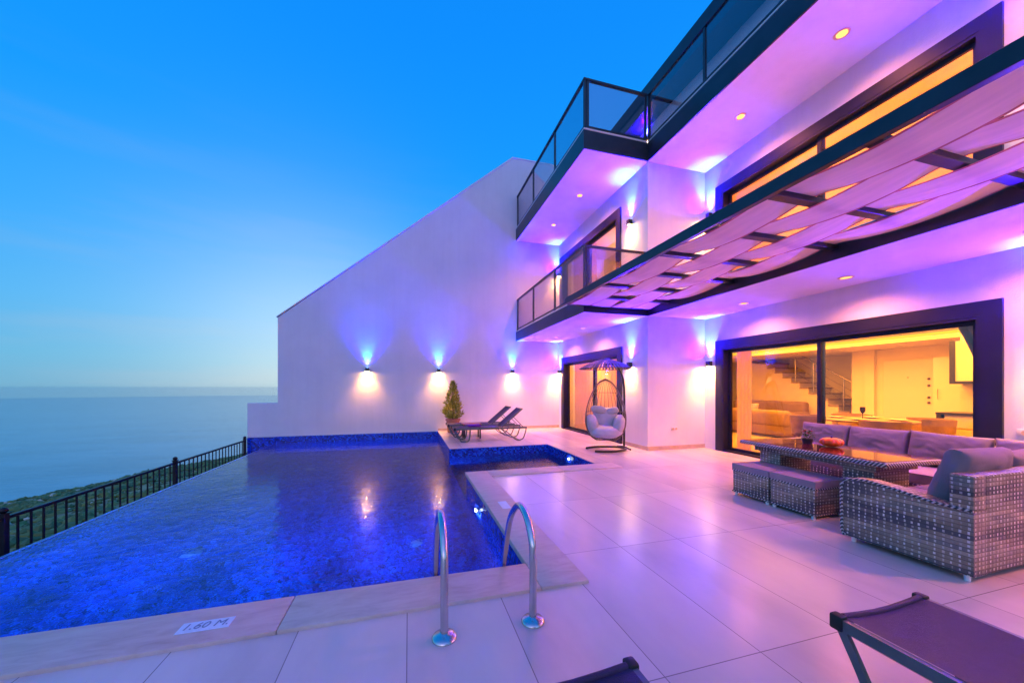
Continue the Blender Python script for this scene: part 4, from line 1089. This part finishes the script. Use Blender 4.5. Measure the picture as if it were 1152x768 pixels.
for (x, y, z) in ((-.03, .02, .145), (.035, -.02, .15), (.01, .03, .155), (-.04, -.03, .13)):
    for k in range(7):
        fl.mesh([(0, 0, 0), (.014, -.010, .006), (.024, 0, .003), (.014, .010, .006)], [(0, 1, 2, 3)], m=Matrix.Translation((x, y, z)) @ Matrix.Rotation(k*.9, 4, 'Z') @ Matrix.Rotation(-.4, 4, 'Y'))
fl.build('blossom', M['petal'], fp)

# ------------------------------------------------------------------ sun loungers
def lounger(raise_deg, name='sun_lounger'):
    """local +x runs from foot to head, rails at y=+-w"""
    o = empty(name); w = .275; zt = .328; hx = 1.20; Ln = 1.86
    for s in (-1, 1):
        MB().tube([(0, s*w, zt), (Ln, s*w, zt)], .01, sq=(.026, .046)).build('side_rail', M['lounger_frame'], o)
        # foot loop: slants in, turns on the floor and rises again
        P = [(.02, s*w, zt-.02), (.075, s*w, .20), (.125, s*w, .095), (.165, s*w, .032), (.22, s*w, .018), (.31, s*w, .022), (.36, s*w, .07), (.38, s*w, .20), (.385, s*w, zt-.02)]
        MB().tube(smooth_path(P, 5), .01, sq=(.020, .034)).build('leg', M['lounger_frame'], o)
        P = [(Ln-.02, s*w, zt-.02), (Ln-.035, s*w, .22), (Ln-.09, s*w, .07), (Ln-.17, s*w, .02), (Ln-.28, s*w, .02), (Ln-.38, s*w, .09), (Ln-.52, s*w, .22), (Ln-.68, s*w, zt-.02)]
        MB().tube(smooth_path(P, 5), .01, sq=(.020, .034)).build('leg', M['lounger_frame'], o)
    MB().tube([(.01, -w, zt), (.01, w, zt)], .014, 10).build('foot_bar', M['lounger_frame'], o, 60)
    for x in (.30, Ln-.22): MB().tube([(x, -w, .022), (x, w, .022)], .011, 8).build('cross_bar', M['lounger_frame'], o, 60)
    for s in (-1, 1): MB().box(-.018, .03, s*w-.022, s*w+.022, zt-.03, zt+.035, .008, 2).build('end_cap', M['dark'], o, 40)
    vv = []; ff = []; nx, ny = 14, 8
    for i in range(nx+1):
        for j in range(ny+1):
            x = .01+(hx-.01)*i/nx; u = -1+2*j/ny
            vv.append((x, u*(w-.012), zt+.026-.034*(1-u*u)*min(1, .55+i/6)))
    for i in range(nx):
        for j in range(ny): ff.append((i*(ny+1)+j, i*(ny+1)+j+1, (i+1)*(ny+1)+j+1, (i+1)*(ny+1)+j))
    sl = MB().mesh(vv, ff)
    sl.build('seat_sling', M['sling'], o, 60)
    MB().tube([(.012, -w+.02, zt+.024)]+[(.012, u*w*.9, zt+.026-.034*(1-u*u)*.55) for u in (-.6, -.2, .2, .6)]+[(.012, w-.02, zt+.024)], .013, 8).build('sling_hem', M['sling'], o, 60)
    m_ = Matrix.Translation((hx, 0, zt+.02)) @ Matrix.Rotation(R(-raise_deg), 4, 'Y')
    bk = .70; vv = []; ff = []
    for i in range(9):
        for j in range(ny+1):
            u = -1+2*j/ny; vv.append((.02+bk*i/8, u*(w-.045), .008-.03*(1-u*u)))
    for i in range(8):
        for j in range(ny): ff.append((i*(ny+1)+j, i*(ny+1)+j+1, (i+1)*(ny+1)+j+1, (i+1)*(ny+1)+j))
    MB().mesh(vv, ff, m=m_).build('back_sling', M['sling'], o, 60)
    for s in (-1, 1): MB().tube([m_ @ Vector((0, s*(w-.035), 0)), m_ @ Vector((bk+.02, s*(w-.035), 0))], .01, sq=(.022, .034)).build('back_rail', M['lounger_frame'], o)
    MB().tube([m_ @ Vector((bk+.01, -w+.03, 0)), m_ @ Vector((bk+.01, w-.03, 0))], .013, 8).build('head_bar', M['lounger_frame'], o, 60)
    if raise_deg > 10:
        for s in (-1, 1):
            q = m_ @ Vector((.40, s*(w-.035), 0))
            MB().tube([q, (Ln-.06, s*(w-.035), zt-.01)], .009, 8).build('prop', M['lounger_frame'], o, 60)
    return o
l1 = lounger(40); l1.location = (1.07, 9.12, 0); tag(l1, 'far sun lounger nearer the pool arm with a purple towel', 'sun lounger', 'sun loungers')
l2 = copy_tree(l1); l2.location = (1.02, 10.05, 0); tag(l2, 'far sun lounger beside the potted conifer and boundary wall', 'sun lounger', 'sun loungers')
l3 = lounger(0); l3.location = (2.07, 1.12, .005); l3.rotation_euler = (0, 0, R(-90)); tag(l3, 'flat purple sun lounger in front of the wicker sofa', 'sun lounger', 'sun loungers')
l4 = copy_tree(l3); l4.location = (.49, 1.13, .01); tag(l4, 'flat purple sun lounger in front of the pool handrails', 'sun lounger', 'sun loungers')
tw_ = tag(empty('towel', (1.60, 9.12, .36)), 'folded purple towel lying on the far sun lounger', 'towel')
MB().box(-.16, .16, -.13, .13, .0, .028, .012, 3).box(-.155, .15, -.125, .128, .028, .052, .011, 3).build('folded_cloth', M['purple_cloth'], tw_, 50)
sd = tag(empty('side_table', (1.62, 9.62, 0)), 'low dark side table with reddish top between the far loungers', 'side table')
MB().box(-.25, .25, -.18, .18, .37, .395, .006).build('table_top', M['terracotta'], sd)
for sx in (-1, 1):
    for sy in (-1, 1): MB().tube([(sx*.21, sy*.14, .369), (sx*.21, sy*.14, 0)], .02, sq=(.035, .035)).build('leg', M['stand_black'], sd)

# ------------------------------------------------------------------ potted conifer
pc = tag(empty('potted_conifer', (1.28, 10.95, 0)), 'small pointed conifer in a terracotta pot against the boundary wall', 'potted tree')
MB().lathe([(.15, 0), (.16, .01), (.20, .36), (.225, .36), (.225, .42), (.195, .42), (.185, .37)], 32).build('pot', M['terracotta'], pc, 40)
MB().lathe([(.18, .36), (.18, .375)], 24).build('soil', M['soil'], pc)
MB().tube([(0, 0, .37), (.01, 0, .8), (0, 0, 1.55)], [.025, .018, .006], 8).build('trunk', M['bark'], pc, 60)
cr = MB(); rg = random.Random(11)
for i in range(2900):
    q = rg.random()**1.25; z = .42+1.10*q
    rmax = (.40*(1-q)**.75+.015)*(.85+.3*noise.noise(Vector((q*6, i*.0, 1))))*(.55+.45*min(1, q/.1))
    a_ = rg.uniform(0, 6.283); clump = .76+.62*noise.noise(Vector((math.cos(a_)*2.3, math.sin(a_)*2.3, z*7)))+(.25 if rg.random() < .06 else 0)
    r_ = rmax*clump*(rg.random()**.4)
    c = Vector((r_*math.cos(a_), r_*math.sin(a_), z))
    ln = rg.uniform(.05, .13)*(1.15-.4*q); wd = ln*.13
    m_ = Matrix.Translation(c) @ Matrix.Rotation(a_+rg.uniform(-.5, .5), 4, 'Z') @ Matrix.Rotation(rg.uniform(-1.25, -.45), 4, 'Y') @ Matrix.Rotation(rg.uniform(0, 3.1), 4, 'X')
    cr.mesh([(0, 0, 0), (ln*.5, -wd, 0), (ln, 0, 0), (ln*.5, wd, 0)], [(0, 1, 2, 3)], m=m_)
cr.build('crown', M['conifer'], pc)

# ------------------------------------------------------------------ hanging egg chair
ex, ey = 4.10, 6.95
stnd = tag(empty('chair_stand', (ex, ey, 0)), 'curved dark steel stand with slatted hood holding the hanging chair', 'chair stand')
ring = [(.46*math.cos(R(a_)), .32*math.sin(R(a_)), .025) for a_ in range(-142, 143, 8)]
MB().tube(ring, .024, 10).build('base_ring', M['stand_black'], stnd, 60)
MB().tube([(.455, -.25, .03), (.455, 0, .06), (.455, .25, .03)], .02, 8).build('base_stub', M['stand_black'], stnd, 60)
P = [(.46, 0, .02), (.465, 0, .6), (.465, 0, 1.2), (.44, 0, 1.50), (.36, 0, 1.72), (.22, 0, 1.85), (.05, 0, 1.86), (0, 0, 1.82)]
MB().tube(smooth_path(P, 6), .024, 10).build('pole', M['stand_black'], stnd, 60)
hd = MB()
for k in range(44):
    a_ = 2*math.pi*k/44; da = .045
    def hp(r, z, d): return (r*math.cos(a_+d), r*math.sin(a_+d), z)
    pts = [(.06, 1.975), (.22, 1.93), (.40, 1.86), (.56, 1.765)]
    vv = []
    for (r, z) in pts: vv += [hp(r, z, -da*(.7+.3*r)), hp(r, z, da*(.7+.3*r)), hp(r, z-.012, da*(.7+.3*r)), hp(r, z-.012, -da*(.7+.3*r))]
    ff = []
    for i in range(3):
        for j in range(4): ff.append((i*4+j, i*4+(j+1) % 4, (i+1)*4+(j+1) % 4, (i+1)*4+j))
    hd.mesh(vv, ff)
hd.lathe([(.02, 1.955), (.085, 1.96), (.08, 1.985), (.02, 1.995)], 20)
for (r, z) in ((.30, 1.888), (.55, 1.762)):
    hd.tube([(r*math.cos(2*math.pi*k/40), r*math.sin(2*math.pi*k/40), z) for k in range(40)], .010, 6, closed=True)
hd.build('slat_hood', M['hood'], stnd)
egg = tag(empty('hanging_chair', (ex, ey, .24), R(-28)), 'teardrop rattan hanging chair basket under the slatted hood', 'hanging chair')
def eggw(z): # half width at height z (0..1.3)
    q = z/1.3
    return .42*(math.sin(math.pi*min(1, (q*.98+.02))**.66))**.52 if q < .999 else 0.02
ringp = [(eggw(z), -.12+.22*(z/1.3), z) for z in [1.3*k/24 for k in range(25)]]
loop = ringp+[(-x, y, z) for x, y, z in reversed(ringp)]
MB().tube(loop, .014, 8, closed=True).build('basket_ring', M['rattan_dark'], egg, 60)
wv = MB()
for k in range(-6, 7):
    u = k/7.0
    pts = []
    for i in range(19):
        z = 1.3*i/18; wz = eggw(z); ang = u*math.pi/2
        pts.append((wz*math.sin(ang), -.12+.22*(z/1.3)+wz*1.0*math.cos(ang), z))
    wv.tube(pts, .0065, 6)
for z in (.10, .18, .26, .34, .42, .50, .58, 1.0):
    wz = eggw(z); wv.tube([(wz*math.sin(R(t)), -.12+.22*(z/1.3)+wz*math.cos(R(t)), z) for t in range(-90, 91, 10)], .008, 6)
wv.build('basket_weave', M['rattan_dark'], egg, 60)
MB().tube([(0, .10, 1.29), (0, .10, 1.56)], .008, 8).build('hanger_chain', M['chrome'], egg, 60)
ec = tag(empty('chair_cushion', (ex, ey, .28), R(-28)), 'puffy pale cushion filling the hanging chair', 'cushion')
def lobe_mesh(c, r, rot, seed):
    b2 = bmesh.new(); bmesh.ops.create_icosphere(b2, subdivisions=4, radius=1)
    for q in b2.verts:
        p = q.co.copy()
        sq = 1+.16*(1-max(abs(p.x), abs(p.y), abs(p.z)))*2.2
        k = sq*(1+.09*noise.noise(p*1.6+Vector((seed, 0, 0)))+.035*noise.noise(p*5+Vector((0, seed, 0)))-.05*abs(noise.noise(p*3.1+Vector((0, 0, seed)))))
        q.co = Vector((p.x*r[0]*k, p.y*r[1]*k, p.z*r[2]*k))
    mb = MB(); mb.merge(b2, Matrix.Translation(c) @ Matrix.Rotation(rot[0], 4, 'X') @ Matrix.Rotation(rot[1], 4, 'Y')); return mb
lobe_mesh((0, -.02, .13), (.34, .30, .13), (.12, 0), 2).build('seat_lobe', M['white_pad'], ec, 80)
lobe_mesh((-.27, .02, .27), (.12, .24, .22), (.2, -.25), 5).build('side_lobe', M['white_pad'], ec, 80)
lobe_mesh((.27, .02, .27), (.12, .24, .22), (.2, .25), 8).build('side_lobe', M['white_pad'], ec, 80)
lobe_mesh((0, .22, .36), (.28, .12, .27), (-.2, 0), 11).build('back_lobe', M['white_pad'], ec, 80)
lobe_mesh((-.13, .19, .58), (.18, .10, .09), (-.2, .15), 14).build('head_lobe', M['white_pad'], ec, 80)
lobe_mesh((.15, .20, .56), (.15, .09, .08), (-.2, -.2), 17).build('head_lobe', M['white_pad'], ec, 80)

# ------------------------------------------------------------------ sky and light
HAZE = 3.5e-5
SUN_AZ, SUN_EL = R(205), R(3)       # afterglow behind the camera, over the sea
w = bpy.data.worlds.new('World'); scene.world = w; w.use_nodes = True
nt = w.node_tree
for n in list(nt.nodes): nt.nodes.remove(n)
out = nt.nodes.new('ShaderNodeOutputWorld'); bg = nt.nodes.new('ShaderNodeBackground')
sky = nt.nodes.new('ShaderNodeTexSky'); sky.sky_type = 'NISHITA'; sky.sun_disc = False
sky.sun_elevation = SUN_EL; sky.sun_rotation = SUN_AZ; sky.altitude = 250
tc = nt.nodes.new('ShaderNodeTexCoord'); sp = nt.nodes.new('ShaderNodeSeparateXYZ'); L(nt, tc.outputs['Generated'], sp.inputs[0])
grad = ramp(nt, [(0, (.16, .43, .64)), (.06, (.12, .47, .76)), (.16, (.075, .46, .92)), (.30, (.030, .40, 1.0)), (.48, (.004, .33, 1.0)), (.70, (.002, .27, 1.0)), (1, (.002, .20, .85))])
L(nt, sp.outputs['Z'], grad.inputs['Fac'])
def lobe(direction, power, col):
    d = nt.nodes.new('ShaderNodeVectorMath'); d.operation = 'DOT_PRODUCT'
    L(nt, tc.outputs['Generated'], d.inputs[0]); d.inputs[1].default_value = Vector(direction).normalized()
    p = math_n(nt, 'POWER', math_n(nt, 'MAXIMUM', d.outputs['Value'], 0), power)
    s = nt.nodes.new('ShaderNodeVectorMath'); s.operation = 'SCALE'; s.inputs[0].default_value = col; L(nt, p, s.inputs['Scale'])
    return s.outputs[0]
def addv(a, b):
    s = nt.nodes.new('ShaderNodeVectorMath'); s.operation = 'ADD'; L(nt, a, s.inputs[0]); L(nt, b, s.inputs[1]); return s.outputs[0]
mpw = nt.nodes.new('ShaderNodeMapping'); mpw.inputs['Scale'].default_value = (1.2, 1.2, 9); L(nt, tc.outputs['Generated'], mpw.inputs['Vector'])
cw = nt.nodes.new('ShaderNodeTexNoise'); cw.inputs['Scale'].default_value = 2.2; cw.inputs['Detail'].default_value = 6; cw.inputs['Roughness'].default_value = .55; L(nt, mpw.outputs[0], cw.inputs['Vector'])
cf = nt.nodes.new('ShaderNodeMapRange'); cf.inputs['From Min'].default_value = .48; cf.inputs['From Max'].default_value = .75; L(nt, cw.outputs['Fac'], cf.inputs['Value'])
lowv = nt.nodes.new('ShaderNodeMapRange'); lowv.inputs['From Min'].default_value = .55; lowv.inputs['From Max'].default_value = .03; lowv.inputs['To Max'].default_value = .22; L(nt, sp.outputs['Z'], lowv.inputs['Value'])
veil = nt.nodes.new('ShaderNodeMix'); veil.data_type = 'RGBA'; L(nt, math_n(nt, 'MULTIPLY', cf.outputs[0], lowv.outputs[0]), veil.inputs[0]); L(nt, grad.outputs['Color'], veil.inputs[6]); veil.inputs[7].default_value = (.42, .50, .62, 1)
skys = nt.nodes.new('ShaderNodeVectorMath'); skys.operation = 'SCALE'; L(nt, sky.outputs[0], skys.inputs[0]); skys.inputs['Scale'].default_value = .006
tot = addv(veil.outputs[2], skys.outputs[0])
tot = addv(tot, lobe((-.22, 1.0, .05), 24, (.40, .30, .14)))          # pale glow low over the sea
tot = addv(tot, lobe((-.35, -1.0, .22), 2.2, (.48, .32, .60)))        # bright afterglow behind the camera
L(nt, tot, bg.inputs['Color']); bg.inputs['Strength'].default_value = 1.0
L(nt, bg.outputs[0], out.inputs['Surface'])
sun = bpy.data.lights.new('sun', 'SUN'); sun.energy = .12; sun.angle = R(25); sun.color = (1, .62, .75)
so_ = bpy.data.objects.new('sun', sun); COL.objects.link(so_)
sd_ = Vector((math.sin(SUN_AZ), math.cos(SUN_AZ), math.tan(R(16)))).normalized()
so_.rotation_euler = sd_.to_track_quat('Z', 'Y').to_euler()

# ------------------------------------------------------------------ sea haze
hm, hn, ho = new_mat('sea_haze')
pv = hn.nodes.new('ShaderNodeVolumePrincipled'); pv.inputs['Color'].default_value = (.88, .96, 1, 1); pv.inputs['Anisotropy'].default_value = .75; pv.inputs['Density'].default_value = HAZE
L(hn, pv.outputs[0], ho.inputs['Volume'])
hz = MB().box(-15000, 15000, -15000, 15000, -262, 14).build('haze', hm); tag(hz, kind='stuff')
# ------------------------------------------------------------------ camera
cam = bpy.data.cameras.new('camera'); co = bpy.data.objects.new('camera', cam); COL.objects.link(co)
cam.sensor_width = 36; cam.lens = 405/1152*36; cam.shift_y = 52/1152; cam.clip_start = .05; cam.clip_end = 40000
co.location = (0, 0, 1.35); co.rotation_euler = (R(90), 0, R(-15.98))
scene.camera = co
scene.view_settings.view_transform = 'Standard'; scene.view_settings.look = 'None'; scene.view_settings.gamma = 1; scene.view_settings.exposure = 0
scene.render.resolution_x, scene.render.resolution_y = 1024, 682
cy = scene.cycles
cy.max_bounces = 7; cy.diffuse_bounces = 4; cy.glossy_bounces = 4; cy.transparent_max_bounces = 16; cy.transmission_bounces = 6
cy.caustics_reflective = False; cy.caustics_refractive = False; cy.sample_clamp_indirect = 14; cy.use_denoising = True
